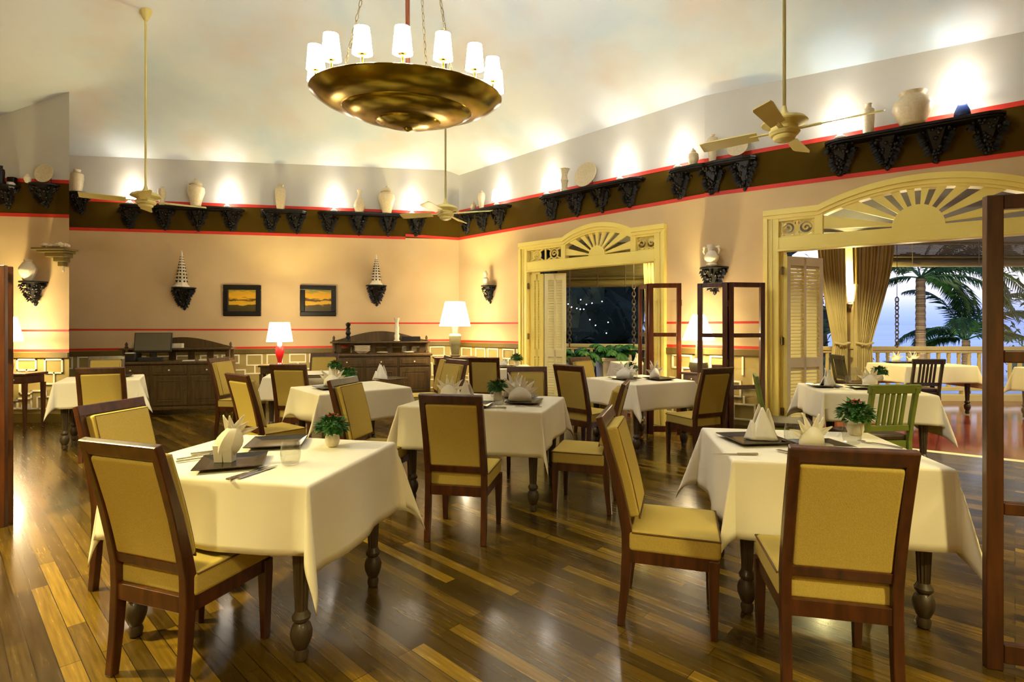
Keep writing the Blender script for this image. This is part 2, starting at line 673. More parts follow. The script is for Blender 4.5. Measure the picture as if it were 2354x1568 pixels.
def cloud_material():
    m = bpy.data.materials.new('cloud_painted_plaster')
    m.use_nodes = True
    nt = m.node_tree
    L = nt.links.new
    b = nt.nodes['Principled BSDF']
    b.inputs['Roughness'].default_value = 0.9
    b.inputs['Specular IOR Level'].default_value = 0.1
    t = nt.nodes.new('ShaderNodeTexCoord')
    n1 = nt.nodes.new('ShaderNodeTexNoise')
    n1.inputs['Scale'].default_value = 0.55
    n1.inputs['Detail'].default_value = 5
    n1.inputs['Roughness'].default_value = 0.5
    n1.inputs['Distortion'].default_value = 0.4
    L(t.outputs['Object'], n1.inputs['Vector'])
    r1 = nt.nodes.new('ShaderNodeValToRGB')
    e = r1.color_ramp.elements
    e[0].position, e[0].color = 0.33, S('bccad0')
    e[1].position, e[1].color = 0.62, S('d6d9d6')
    k = e.new(0.47)
    k.color = S('ccd3d2')
    L(n1.outputs['Fac'], r1.inputs[0])
    n2 = nt.nodes.new('ShaderNodeTexNoise')
    n2.inputs['Scale'].default_value = 0.9
    n2.inputs['Detail'].default_value = 3
    L(t.outputs['Object'], n2.inputs['Vector'])
    r2 = nt.nodes.new('ShaderNodeValToRGB')
    r2.color_ramp.elements[0].position = 0.52
    r2.color_ramp.elements[1].position = 0.75
    L(n2.outputs['Fac'], r2.inputs[0])
    mx = nt.nodes.new('ShaderNodeMix')
    mx.data_type = 'RGBA'
    L(r2.outputs[0], mx.inputs[0])
    L(r1.outputs[0], mx.inputs[6])
    mx.inputs[7].default_value = S('cfc6ba')
    L(mx.outputs[2], b.inputs['Base Color'])
    return m


M['cloud'] = cloud_material()

# ------------------------------------------------------------------ the room
PC = (-1.023, 10.40)        # corner of the two walls
PB = (2.537, 7.10)          # slight bend between the two doorways
PE = (5.03, 5.30)
wd2 = Vector((PE[0] - PB[0], PE[1] - PB[1])).normalized()
wdk = Vector((PC[0] + 7.258, PC[1] - 8.85)).normalized()
PK = (-7.258 - wdk.x * 2.4, 8.85 - wdk.y * 2.4)
PR = (PB[0] + wd2.x * 7.6, PB[1] + wd2.y * 7.6)
WB = Wall(PK, PC)
W1 = Wall(PC, PB)
W2 = Wall(PB, PR)
WL = Wall((-8.6, 7.70), (-6.322, 7.70))


class Lv:
    """a level on a wall that may drift slightly in height along it"""

    def __init__(s, w, a, b):
        (u0, z0), (u1, z1) = w.pix(*a), w.pix(*b)
        s.u0, s.z0, s.k = u0, z0, (z1 - z0) / (u1 - u0)

    def __call__(s, u):
        return s.z0 + s.k * (u - s.u0)


LVB = dict(rail=Lv(WB, (165, 804), (780, 797)), line=Lv(WB, (165, 758), (785, 758)), lo=Lv(WB, (165, 526), (925, 547)), hi=Lv(WB, (195, 459), (935, 487)), top=Lv(WB, (158, 357), (1040, 392)))
LV1 = dict(rail=Lv(W1, (1060, 784), (1600, 796)), line=Lv(W1, (1060, 743), (1600, 742)), lo=Lv(W1, (1060, 548), (1600, 453)), hi=Lv(W1, (1150, 467), (1600, 373)), top=Lv(W1, (1070, 389), (1600, 226)))
LV2 = dict(rail=Lv(W2, (1625, 796.5), (1750, 800)), line=Lv(W2, (1625, 742), (1750, 741)), lo=Lv(W2, (1640, 446), (2354, 352)), hi=Lv(W2, (1640, 366), (2354, 236)), top=Lv(W2, (1640, 216), (2354, 62)))
LVL = dict(rail=Lv(WL, (70, 806), (155, 806)), line=Lv(WL, (70, 760), (155, 760)), lo=Lv(WL, (5, 493), (155, 497)), hi=Lv(WL, (5, 413), (155, 418)), top=Lv(WL, (0, 100), (155, 100)))

# ceiling planes z = f(x, y): each rises from its wall
SLOPE = 0.456


def plane_from(w, lv, slope):
    a, b = w.at(0, 0), w.at(w.L, 0)
    za, zb = lv(0), lv(w.L)
    return lambda x, y: za + (zb - za) * ((Vector((x, y, 0)) - a).dot(w.u) / w.L) + slope * (Vector((x, y, 0)) - a).dot(w.n)


PLANES = [plane_from(WB, LVB['top'], SLOPE), plane_from(W1, LV1['top'], SLOPE), plane_from(W2, LV2['top'], SLOPE),
          lambda x, y: 4.72 + 0.345 * (x + 6.322), lambda x, y: 4.2 + 0.456 * (y + 2.6), lambda x, y: 4.2 + 0.456 * (8.6 - x)]


def ceil_z(x, y):
    return min(min(p(x, y) for p in PLANES), 6.4)


def make_ceiling():
    mb = MB()
    st = 0.14
    nx, ny = int(18.4 / st), int(14.6 / st)
    for j in range(ny + 1):
        for i in range(nx + 1):
            x, y = -8.7 + i * st, -2.8 + j * st
            mb.v.append(Vector((x, y, ceil_z(x, y))))

    def inside(x, y):
        return all((Vector((x, y, 0)) - w.o).dot(w.n) > -0.75 for w in (WB, W1, W2))
    for j in range(ny):
        for i in range(nx):
            x, y = -8.7 + (i + .5) * st, -2.8 + (j + .5) * st
            if inside(x, y):
                a = j * (nx + 1) + i
                mb.f.append((a, a + nx + 1, a + nx + 2, a + 1))
                mb.mi.append(0)
    o = mb.build('ceiling', M['cloud'], smooth=True, angle=1.2)
    tag(o, kind='structure')


make_ceiling()

TH = 0.24       # wall thickness


def make_wall(w, lv, name, openings=(), u0=0.0, u1=None, extra_top=0.12, top=None, cut=0.0):
    """wall in slices; openings: (ua, ub, ztop(u))"""
    u1 = w.L if u1 is None else u1
    cuts = {u0, u1}
    for ua, ub, zf in openings:
        for k in range(49):
            cuts.add(ua + (ub - ua) * k / 48)
    cuts = sorted(c for c in cuts if u0 - 1e-6 <= c <= u1 + 1e-6)
    mb = MB()

    def zt(u):
        return (top(u) if top else lv['top'](u) + extra_top)
    for a, b in zip(cuts, cuts[1:]):
        mid = (a + b) / 2
        za = zb = 0.0
        for ua, ub, zf in openings:
            if ua < mid < ub:
                za, zb = zf(a), zf(b)
                mb.k = 4      # soffit
                mb.face([w.at(a, za), w.at(b, zb), w.at(b, zb, -TH), w.at(a, za, -TH)])
                break
        bands = [(lambda u: 0.0, 3), (lv['rail'], 0), (lv['lo'], 1), (lv['hi'], 2), (zt, None)]
        for k in range(4):
            p, q = bands[k][0], bands[k + 1][0]
            A0, A1, B0, B1 = max(p(a), za), max(q(a), za), max(p(b), zb), max(q(b), zb)
            if A1 - A0 < 1e-5 and B1 - B0 < 1e-5:
                continue
            mb.k = bands[k][1]
            mb.face([w.at(a, A0), w.at(b, B0), w.at(b, B1), w.at(a, A1)])
        mb.k = 4
        bc = b - cut if b == cuts[-1] else b
        mb.face([w.at(bc, zb, -TH), w.at(a, za, -TH), w.at(a, zt(a), -TH), w.at(bc, zt(b), -TH)])
    mb.k = 4
    for u, c in ((u0, 0), (u1, cut)):
        mb.face([w.at(u, 0), w.at(u - c, 0, -TH), w.at(u - c, zt(u), -TH), w.at(u, zt(u))])
    for ua, ub, zf in openings:
        for u in (ua, ub):
            mb.face([w.at(u, 0), w.at(u, 0, -TH), w.at(u, zf(u), -TH), w.at(u, zf(u))])
    o = mb.build(name, [M['paint_tan'], M['paint_band'], M['paint_upper'], M['paint_dado'], M['paint_tan']])
    return tag(o, kind='structure')


# doorway shapes, in wall coordinates
SH, HEAD = 2.79, 2.285          # top of the frame's shoulders, underside of the beam


def door_dims(w, pl, pr, pc, crest):
    uL, uR = w.pix(pl, 600)[0], w.pix(pr, 600)[0]
    uc = w.pix(*pc)[0]
    zc = w.pix(*crest)[1]
    return uL, uR, uc, zc


D1 = door_dims(W1, 1198, 1533, (1374, 600), (1385, 512))
_c2 = W2.pix(2110, 500)[0]
_l2 = W2.pix(1757, 600)[0]
D2 = (_l2, 2 * _c2 - _l2, _c2, W2.pix(2110, 404)[1])
AW1, AW2 = 0.62, 0.93           # half widths of the arches at shoulder height


def arch_z(D, aw, inset=0.0):
    uL, uR, uc, zc = D
    rise = zc - SH
    rad = (aw * aw + rise * rise) / (2 * rise)
    zcen = zc - rad

    def f(u):
        du = abs(u - uc)
        z = SH
        if du < aw:
            z = max(z, zcen + math.sqrt(max(rad * rad - du * du, 0)))
        return z - inset
    return f


FRW = 0.17    # jamb face width
o1 = (D1[0] + 0.05, D1[1] - 0.05, arch_z(D1, AW1, 0.05))
o2 = (D2[0] + 0.05, D2[1] - 0.05, arch_z(D2, AW2, 0.05))
make_wall(WB, LVB, 'wall_back')
make_wall(W1, LV1, 'wall_right', [o1])
make_wall(W2, LV2, 'wall_right', [o2])


def wl_top(u):
    return 5.2


make_wall(WL, LVL, 'wall_left', top=wl_top, cut=0.24)
# walls that close the room outside the view
mb = MB()
mb.face([(-8.6, -2.6, 0), (-8.6, 9.2, 0), (-8.6, 9.2, 6.4), (-8.6, -2.6, 6.4)])
tag(mb.build('wall_side', M['paint_tan']), kind='structure')
mb = MB()
mb.face([(-8.6, -2.6, 0), (8.6, -2.6, 0), (8.6, -2.6, 6.4), (-8.6, -2.6, 6.4)])
tag(mb.build('wall_front', M['paint_tan']), kind='structure')
mb = MB()
mb.face([(8.55, -2.6, 0), (8.55, 3.1, 0), (8.55, 3.1, 6.4), (8.55, -2.6, 6.4)])
tag(mb.build('wall_end', M['paint_tan']), kind='structure')

# floors
mb = MB()
e1 = W1.at(0, 0, -TH)
pts = [(-8.8, -2.8, 0), (8.8, -2.8, 0), tuple(W2.at(W2.L, 0, -TH)), tuple(W2.at(0.02, 0, -TH)), tuple(W1.at(-0.1, 0, -TH)), tuple(WB.at(0, 0, -TH))]
mb.face(pts)
tag(mb.build('floor', M['floor']), kind='structure')
mb = MB()
mb.face([(-1.4, 10.6, -0.015), tuple(W2.at(0, -0.015, -0.1)), tuple(W2.at(W2.L, -0.015, -0.1)), (13.5, 3, -0.015), (13.5, 10.15, -0.015), (5.4, 10.65, -0.015), (0.9, 11.8, -0.015)])
tag(mb.build('floor_terrace', M['tile']), kind='structure')


# painted stripes: thin raised bands
def stripe(w, lv, u0, u1, h, name, m=None, off=0.004, dz=0.0, holes=()):
    m = m or M['paint_red']
    mb = MB()
    segs = [(u0, u1)]
    for a, b in holes:
        segs = [q for p, r in segs for q in ((p, min(r, a)), (max(p, b), r)) if q[1] - q[0] > 0.01]
    for a, b in segs:
        za, zb = lv(a) + dz, lv(b) + dz
        mb.hull([w.at(a, za - h / 2, 0.0005), w.at(b, zb - h / 2, 0.0005), w.at(b, zb + h / 2, 0.0005), w.at(a, za + h / 2, 0.0005),
                 w.at(a, za - h / 2, off), w.at(b, zb - h / 2, off), w.at(b, zb + h / 2, off), w.at(a, za + h / 2, off)],
                [(4, 5, 6, 7), (0, 1, 5, 4), (1, 2, 6, 5), (2, 3, 7, 6), (3, 0, 4, 7)])
    return tag(mb.build(name, m), kind='structure')


ubrk = WB.pix(800, 758)[0]
ubr2 = WB.pix(932, 545)[0]
d1h = [(D1[0], D1[1])]
d2h = [(D2[0], D2[1])]
ln2 = Lv(WB, (805, 743), (1050, 743))
rl2 = Lv(WB, (805, 783), (1050, 782))
lo2 = Lv(WB, (935, 541), (1050, 549))
n_ = 0
for w, lv, u0, u1, h, holes in (
        (WB, LVB['hi'], 0, WB.L, 0.05, ()), (WB, LVB['lo'], 0, ubr2, 0.05, ()), (WB, lo2, ubr2, WB.L, 0.05, ()),
        (WB, LVB['line'], 0, ubrk, 0.028, ()), (WB, ln2, ubrk, WB.L, 0.028, ()),
        (WB, LVB['rail'], 0, ubrk, 0.035, ()), (WB, rl2, ubrk, WB.L, 0.035, ()),
        (W1, LV1['hi'], 0, W1.L, 0.05, ()), (W1, LV1['lo'], 0, W1.L, 0.05, ()),
        (W1, LV1['line'], 0, W1.L, 0.028, d1h), (W1, LV1['rail'], 0, W1.L, 0.035, d1h),
        (W2, LV2['hi'], 0, W2.L, 0.05, ()), (W2, LV2['lo'], 0, W2.L, 0.05, ()),
        (W2, LV2['line'], 0, W2.L, 0.028, d2h), (W2, LV2['rail'], 0, W2.L, 0.035, d2h),
        (WL, LVL['hi'], 0, WL.L, 0.05, ()), (WL, LVL['lo'], 0, WL.L, 0.05, ()), (WL, LVL['line'], 0, WL.L, 0.028, ()), (WL, LVL['rail'], 0, WL.L, 0.035, ())):
    n_ += 1
    stripe(w, lv, u0, u1, h, 'trim_%d' % n_, holes=holes)
# olive chair rail under the lowest stripe, dark skirting
for w, lv, u0, u1, holes in ((WB, LVB['rail'], 0, ubrk, ()), (WB, rl2, ubrk, WB.L, ()), (W1, LV1['rail'], 0, W1.L, d1h), (W2, LV2['rail'], 0, W2.L, d2h), (WL, LVL['rail'], 0, WL.L, ())):
    n_ += 1
    stripe(w, lv, u0, u1, 0.075, 'trim_%d' % n_, M['rail_wood'], 0.03, -0.065, holes)
for w, nm, holes in ((WB, 'back', ()), (W1, 'right', d1h), (W2, 'right', d2h), (WL, 'left', ())):
    stripe(w, lambda u: 0.065, 0, w.L, 0.13, 'baseboard_' + nm, M['rail_wood'], 0.018, 0, holes)


# raised white fretwork on the dado
UNIT = [[(.05, .78), (.42, .78), (.42, .99), (.05, .99), (.05, .78)], [(.24, .78), (.24, .60), (.56, .60), (.56, .36), (.33, .36), (.33, .02)],
        [(.60, .99), (.60, .72), (.94, .72), (.94, .99), (.60, .99)], [(.78, .72), (.78, .50), (1.0, .50)], [(.56, .50), (.78, .50)],
        [(.0, .60), (.10, .60), (.10, .30), (.33, .30)], [(.05, .02), (.05, .20), (.33, .20)], [(.45, .02), (.45, .24), (.80, .24), (.80, .02)], [(.62, .24), (.62, .36)],
        [(.90, .50), (.90, .14), (1.0, .14)], [(0, .14), (.05, .14)]]


def fretwork(w, lv, u0, u1, name, holes=()):
    mb = MB()
    lw, z0 = 0.022, 0.2

    def seg(p, q):
        (a, za), (b, zb) = p, q
        for h0, h1 in holes:
            if h0 < (a + b) / 2 < h1:
                return
        if not (u0 <= a <= u1 and u0 <= b <= u1):
            return
        lo_u, hi_u = min(a, b) - lw / 2, max(a, b) + lw / 2
        lo_z, hi_z = min(za, zb) - lw / 2, max(za, zb) + lw / 2
        c = [(lo_u, lo_z), (hi_u, lo_z), (hi_u, hi_z), (lo_u, hi_z)]
        mb.hull([w.at(x, z, 0.0005) for x, z in c] + [w.at(x, z, 0.014) for x, z in c], [(4, 5, 6, 7), (0, 1, 5, 4), (1, 2, 6, 5), (2, 3, 7, 6), (3, 0, 4, 7)])
    per = 0.72
    k = 0
    u = u0 + 0.02
    while u < u1:
        for pl in UNIT:
            for (a, za), (b, zb) in zip(pl, pl[1:]):
                if k % 2:
                    a, b = 1 - a, 1 - b
                H = lv(u) - 0.12 - z0
                seg((u + a * per, z0 + za * H), (u + b * per, z0 + zb * H))
        u += per
        k += 1
    a = u0
    while a < u1 - 0.3:
        seg((a, z0), (a + 0.3, z0))
        a += 0.3
    tag(mb.build(name, M['fret_white']), kind='structure')


n_ += 1
fretwork(WB, LVB['rail'], 0.3, ubrk, 'trim_%d' % n_)
n_ += 1
fretwork(WB, rl2, ubrk, WB.L - 0.02, 'trim_%d' % n_)
n_ += 1
fretwork(W1, LV1['rail'], 0.03, W1.L - 0.01, 'trim_%d' % n_, [(D1[0] - .02, D1[1] + .02)])
n_ += 1
fretwork(W2, LV2['rail'], 0.02, D2[0] - 0.02, 'trim_%d' % n_)
n_ += 1
fretwork(WL, LVL['rail'], 0.05, WL.L - 0.08, 'trim_%d' % n_)
# arched cartouche in the fretwork of the side wall

# ------------------------------------------------------------------ doorways
def scroll_panel(f, u0, u1, z0, z1):
    """pierced fretwork of scrolls in a frame"""
    mb = MB()
    w, h = u1 - u0, z1 - z0
    r = h * 0.36
    cz = (z0 + z1) / 2

    def flat(pts, wd=0.022):
        for k in range(len(pts) - 1):
            (a, b), (c, d) = pts[k], pts[k + 1]
            dx, dz = c - a, d - b
            l = math.hypot(dx, dz) or 1
            nx, nz = -dz / l * wd / 2, dx / l * wd / 2
            ex, ez = dx / l * wd * .3, dz / l * wd * .3
            q = [(a - nx - ex, b - nz - ez), (c - nx + ex, d - nz + ez), (c + nx + ex, d + nz + ez), (a + nx - ex, b + nz - ez)]
            mb.prism(q, 0.018, lambda x, z, t: f(x, z, -0.005 - t))
    fr = 0.02
    for q in (((u0, u0 + fr), (z0, z1)), ((u1 - fr, u1), (z0, z1)), ((u0, u1), (z0, z0 + fr)), ((u0, u1), (z1 - fr, z1))):
        (a, b), (c, d) = q
        mb.prism([(a, c), (b, c), (b, d), (a, d)], 0.018, lambda x, z, t: f(x, z, -0.005 - t))
    for sgn in (-1, 1):
        cu = (u0 + u1) / 2 + sgn * w * 0.25
        flat([(cu + r * math.cos(t), cz + r * math.sin(t)) for t in [PI * 2 * k / 18 for k in range(19)]])
        flat([(cu + sgn * r * (.62 - .035 * k) * math.cos(k * .5), cz + r * (.62 - .035 * k) * math.sin(k * .5)) for k in range(13)], 0.02)
        for s2 in (-1, 1):
            flat([(cu + sgn * (r * .7 + .02 * 0), cz + s2 * r * .7), (cu + sgn * w * .24, cz + s2 * h * .46)])
            flat([(cu - sgn * r * .7, cz + s2 * r * .7), (cu - sgn * w * .2, cz + s2 * h * .46)])
    flat([((u0 + u1) / 2, z0), ((u0 + u1) / 2, z1)], 0.026)
    return mb


def door(name, w, D, aw, hub_r, nray):
    uL, uR, uc, zc = D
    root = bpy.data.objects.new(name, None)
    COL.objects.link(root)
    root.location = w.at(uc, 0)
    root.rotation_euler = (0, 0, w.rz)
    tag(root, kind='structure')
    f = lambda u, z, off: Vector((u - uc, -off, z))
    zf = arch_z(D, aw)
    cr = M['paint_cream']
    zb2 = HEAD + 0.17
    jw = 0.17
    for a, sgn in ((uL, 1), (uR, -1)):
        mb = MB()
        x0, x1 = sorted((a, a + sgn * jw))
        for (p, q, o0, o1) in ((0, jw, -0.1, 0.05), (0, 0.05, 0.05, 0.075), (jw - 0.05, jw + 0.04, -TH - 0.02, -0.04), (jw * .45, jw * .6, 0.05, 0.06)):
            y0, y1 = sorted((a + sgn * p, a + sgn * q))
            mb.box(y0 - uc, y1 - uc, -o1, -o0, 0, SH - 0.1)
        mb.build('jamb', cr, root, bevel=0.006)
    mb = MB()
    mb.box(uL + jw - uc - .02, uR - jw - uc + .02, -0.045, 0.1, HEAD, zb2)
    mb.box(uL + jw - uc - .02, uR - jw - uc + .02, -0.058, -0.045, HEAD, HEAD + 0.03)
    mb.build('head_beam', cr, root, bevel=0.005)
    # moulded cornice following the arch
    N = 72
    us = sorted([uL - 0.0 + (uR - uL) * k / N for k in range(N + 1)] + [uc - aw, uc + aw])
    mb = MB()
    for d0, d1, o0, o1 in ((0.0, 0.065, -0.1, 0.085), (0.065, 0.11, -0.1, 0.06), (0.11, 0.14, -0.1, 0.04)):
        for a, b in zip(us, us[1:]):
            p = [f(a, zf(a) - d1, o0), f(b, zf(b) - d1, o0), f(b, zf(b) - d0, o0), f(a, zf(a) - d0, o0), f(a, zf(a) - d1, o1), f(b, zf(b) - d1, o1), f(b, zf(b) - d0, o1), f(a, zf(a) - d0, o1)]
            fs = [(4, 5, 6, 7), (0, 1, 5, 4), (2, 3, 7, 6)]
            if a == us[0]:
                fs.append((3, 0, 4, 7))
            if b == us[-1]:
                fs.append((1, 2, 6, 5))
            mb.hull(p, fs)
    mb.build('arched_cornice', cr, root, smooth=True, angle=0.5, weld=True)
    # uprights between the lunette and the side panels
    for sgn in (-1, 1):
        mb = MB()
        a, b = sorted((uc + sgn * aw * .95, uc + sgn * (aw * .95 + 0.085)))
        mb.box(a - uc, b - uc, -0.045, 0.06, zb2, zf((a + b) / 2) - .1)
        mb.build('upright', cr, root, bevel=0.004)
        x0, x1 = sorted((uc + sgn * (aw * .95 + 0.085), (uR if sgn > 0 else uL) - sgn * jw))
        scroll_panel(f, x0, x1, zb2 + 0.0, SH - 0.12).build('fretwork_panel', cr, root)
    # sunburst
    mb = MB()
    mb.prism([(uc + hub_r * math.cos(t), zb2 + hub_r * math.sin(t)) for t in [PI * k / 24 for k in range(25)]], 0.05, lambda x, z, t: f(x, z, 0.035 - t))
    mb.build('sunburst_hub', cr, root, bevel=0.004)
    for k in range(nray + 1):
        t = PI * (k + .5) / (nray + 1)
        dr = Vector((math.cos(t), math.sin(t)))

        def reach(tt):
            r_ = hub_r
            while r_ < 3:
                u, z = uc + r_ * math.cos(tt), zb2 + r_ * math.sin(tt)
                if z > zf(u) - .12 or abs(u - uc) > aw * .96:
                    return r_
                r_ += .01
            return r_
        dt = PI / (nray + 1) * 0.27
        q = [(uc + hub_r * .95 * math.cos(t - dt * .8), zb2 + hub_r * .95 * math.sin(t - dt * .8)), (uc + reach(t - dt) * math.cos(t - dt), zb2 + reach(t - dt) * math.sin(t - dt)),
             (uc + reach(t + dt) * math.cos(t + dt), zb2 + reach(t + dt) * math.sin(t + dt)), (uc + hub_r * .95 * math.cos(t + dt * .8), zb2 + hub_r * .95 * math.sin(t + dt * .8))]
        mb = MB()
        mb.prism(q, 0.035, lambda x, z, tt: f(x, z, 0.022 - tt))
        mb.build('sunburst_ray', cr, root)
    # soffit board over the opening, lining the wall's depth
    mb = MB()
    mb.box(uL + .05 - uc, uR - .05 - uc, 0.1, TH + .02, HEAD + 0.05, zb2)
    mb.build('lining', cr, root)
    return root


def shutter(root, p, q, name='shutter_leaf', thick=0.04, z0=0.02, z1=2.25, cols=2, m=None):
    """louvred leaf between plan points p and q (world), as part of a doorway"""
    p, q = Vector((p[0], p[1], 0)), Vector((q[0], q[1], 0))
    d = q - p
    L = d.length
    d.normalize()
    nrm = Vector((d.y, -d.x, 0))
    inv = (Matrix.Translation(root.location) @ Matrix.Rotation(root.rotation_euler.z, 4, 'Z')).inverted()

    def F(x, y, z):
        return inv @ (p + d * x + nrm * y + Vector((0, 0, z)))
    mb = MB()
    st = 0.062

    def bx(x0, x1, y0, y1, za, zb):
        c = [(x0, y0, za), (x1, y0, za), (x1, y1, za), (x0, y1, za), (x0, y0, zb), (x1, y0, zb), (x1, y1, zb), (x0, y1, zb)]
        mb.hull([F(*v) for v in c], [(0, 3, 2, 1), (4, 5, 6, 7), (0, 1, 5, 4), (1, 2, 6, 5), (2, 3, 7, 6), (3, 0, 4, 7)])
    t = thick / 2
    bx(0, st, -t, t, z0, z1)
    bx(L - st, L, -t, t, z0, z1)
    bx(L / 2 - .018, L / 2 + .018, -t, t, z0, z1)
    zr = [(z0, z0 + .2), (0.86, 0.98), (z1 - .11, z1)]
    for a, b in zr:
        bx(st, L - st, -t, t, a, b)
    for (a, b) in ((zr[0][1], zr[1][0]), (zr[1][1], zr[2][0])):
        n = int((b - a) / 0.042)
        for k in range(n):
            zc = a + (k + .5) * (b - a) / n
            for x0, x1 in ((st, L / 2 - .018), (L / 2 + .018, L - st)):
                c = [(x0, t * .7, zc - .022), (x1, t * .7, zc - .022), (x1, t * .7, zc - .016), (x0, t * .7, zc - .016),
                     (x0, -t * .7, zc + .016), (x1, -t * .7, zc + .016), (x1, -t * .7, zc + .022), (x0, -t * .7, zc + .022)]
                mb.hull([F(*v) for v in c], [(0, 3, 2, 1), (4, 5, 6, 7), (0, 1, 5, 4), (1, 2, 6, 5), (2, 3, 7, 6), (3, 0, 4, 7)])
    o = mb.build(name, m or M['paint_shutter'], root)
    return o


def hinge(root, pt, z):
    inv = (Matrix.Translation(root.location) @ Matrix.Rotation(root.rotation_euler.z, 4, 'Z')).inverted()
    mb = MB()
    c = inv @ Vector((pt[0], pt[1], z))
    mb.lathe([(0.008, -0.05), (0.011, -0.045), (0.011, 0.045), (0.008, 0.05)], 10, c)
    mb.box(c.x - .022, c.x + .022, c.y - .004, c.y + .004, c.z - .045, c.z + .045)
    mb.build('hinge', M['hinge'], root)


dr1 = door('door_1', W1, D1, AW1, 0.15, 8)
dr2 = door('door_2', W2, D2, AW2, 0.23, 9)
# folded shutter leaves
for dr, w, D, x0, x1, dd0, dd1 in ((dr1, W1, D1, 1252, 1301, 9.05, 8.95), (dr2, W2, D2, 1806, 1889, 6.72, 6.95)):
    a = at(x0, 700, dd0)
    b = at(x1, 700, dd1)
    j = w.at(D[0] + 0.19, 0, -0.02)
    shutter(dr, a, b)
    jj = w.at(D[0] + 0.24, 0, -0.26)
    k_ = w.at(D[0] + 0.235, 0, 0.0)
    shutter(dr, k_, (a.x - .02, a.y + .01), m=M['paint_cream'])
    for z in (0.35, 1.2, 2.05):
        hinge(dr, w.at(D[0] + 0.21, 0, 0.052), z)
# threshold slab of the wide doorway
mb = MB()
p, q = W2.at(D2[0] - .3, -0.012, -TH - .02), W2.at(D2[1] + .3, -0.012, -TH - .02)
e_ = W2.n * -0.16
mb.face([p, q, q + e_, p + e_])
n_ += 1
tag(mb.build('trim_%d' % n_, M['fret_white']), kind='structure')

# ------------------------------------------------------------------ terrace
mb = MB()
zc_ = 3.02
mb.face([(-1.4, 10.6, zc_), tuple(W1.at(0, zc_, -TH)), tuple(W2.at(0, zc_, -TH)), tuple(W2.at(W2.L, zc_, -TH)), (13.5, 3, zc_), (13.5, 10.3, zc_), (1.0, 11.6, zc_)])
tag(mb.build('ceiling_porch', M['porch']), kind='structure')
mb = MB()
mb.bar((5.4, 10.0, 2.98), (13.4, 9.85, 2.98), 0.16, 0.2)
mb.bar((5.4, 10.0, 2.98), (1.0, 11.2, 2.98), 0.16, 0.2)
n_ += 1
tag(mb.build('trim_%d' % n_, M['baluster']), kind='structure')

BALP = [(0.08, 0.0), (0.045, 0.05), (0.03, 0.09), (0.045, 0.2), (0.052, 0.28), (0.04, 0.42), (0.026, 0.55), (0.036, 0.58), (0.03, 0.62), (0.05, 0.66)]


def balustrade(a, b, n, label):
    a, b = Vector(a), Vector(b)
    d = b - a
    root = thing('balustrade', label, 'railing', a, math.atan2(d.y, d.x))
    L = d.length
    mb = MB()
    mb.box(0, L, -0.06, 0.06, 0.92, 0.99)
    mb.box(0, L, -0.04, 0.04, 0.87, 0.92)
    mb.build('top_rail', M['baluster'], root, bevel=0.008)
    mb = MB()
    mb.box(0, L, -0.05, 0.05, 0.17, 0.24)
    mb.build('bottom_rail', M['baluster'], root, bevel=0.006)
    mb = MB()
    mb.box(0, L, -0.09, 0.09, -0.02, 0.1)
    mb.build('kerb', M['baluster'], root, bevel=0.006)
    m0 = None
    for k in range(n):
        x = L * (k + .5) / n
        if m0 is None:
            mb = MB()
            mb.lathe([(min(r, .034), 0.24 + z * 0.955) for r, z in BALP], 10)
            m0 = mb.build('baluster', M['baluster'], root, smooth=True)
            m0.location = (x, 0, 0)
        else:
            c = m0.copy()
            COL.objects.link(c)
            c.parent = root
            c.location = (x, 0, 0)
    for x in (0.04, L / 2, L - .04):
        mb = MB()
        mb.box(x - .05, x + .05, -.05, .05, -0.02, 0.17)
        mb.build('foot_block', M['baluster'], root)
    return root


balustrade((5.62, 10.1, 0), (11.2, 9.98, 0), 30, 'cream turned balustrade behind the terrace tables in front of the sea')
balustrade((1.0, 11.62, 0), (5.3, 10.55, 0), 22, 'cream balustrade behind the planters, seen through the narrower doorway')


def post(x, y, label):
    mb = MB()
    mb.box(x - .11, x + .11, y - .11, y + .11, -0.02, 3.0)
    mb.box(x - .13, x + .13, y - .13, y + .13, 0.96, 1.02)
    mb.box(x - .14, x + .14, y - .14, y + .14, -0.02, 0.2)
    mb.box(x - .14, x + .14, y - .14, y + .14, 2.85, 3.0)
    return tag(mb.build('veranda_post', M['baluster'], bevel=0.008), label, 'post')


post(6.02, 9.75, 'square cream veranda post between the two tied curtains')
post(3.22, 10.55, 'square cream veranda post beside the hanging chain in the narrower doorway')


def sconce(x, y, z, label, pw):
    root = thing('wall_sconce', label, 'wall lamp', (x, y, z))
    mb = MB()
    mb.box(-.05, .05, -.012, .0, -.16, .12)
    mb.lathe([(0.02, -.1), (.05, -.02), (.03, 0.0)], 12, (0, -.05, 0))
    mb.build('bracket', M['darkwood'], root, bevel=.004)
    mb = MB()
    mb.lathe([(0.055, 0.0), (0.085, 0.3), (0.08, 0.3), (0.05, 0.0)], 18, (0, -.1, 0.02))
    mb.build('shade', M['sconce'], root, smooth=True)
    light('sconce_light', (0, -.1, .36), pw, WARM, .04, root)
    return root


sconce(6.00, 9.63, 1.78, 'glowing cream sconce on the veranda post between the curtains', 55)
sconce(3.20, 10.43, 1.95, 'glowing sconce on the veranda post in the narrower doorway', 25)


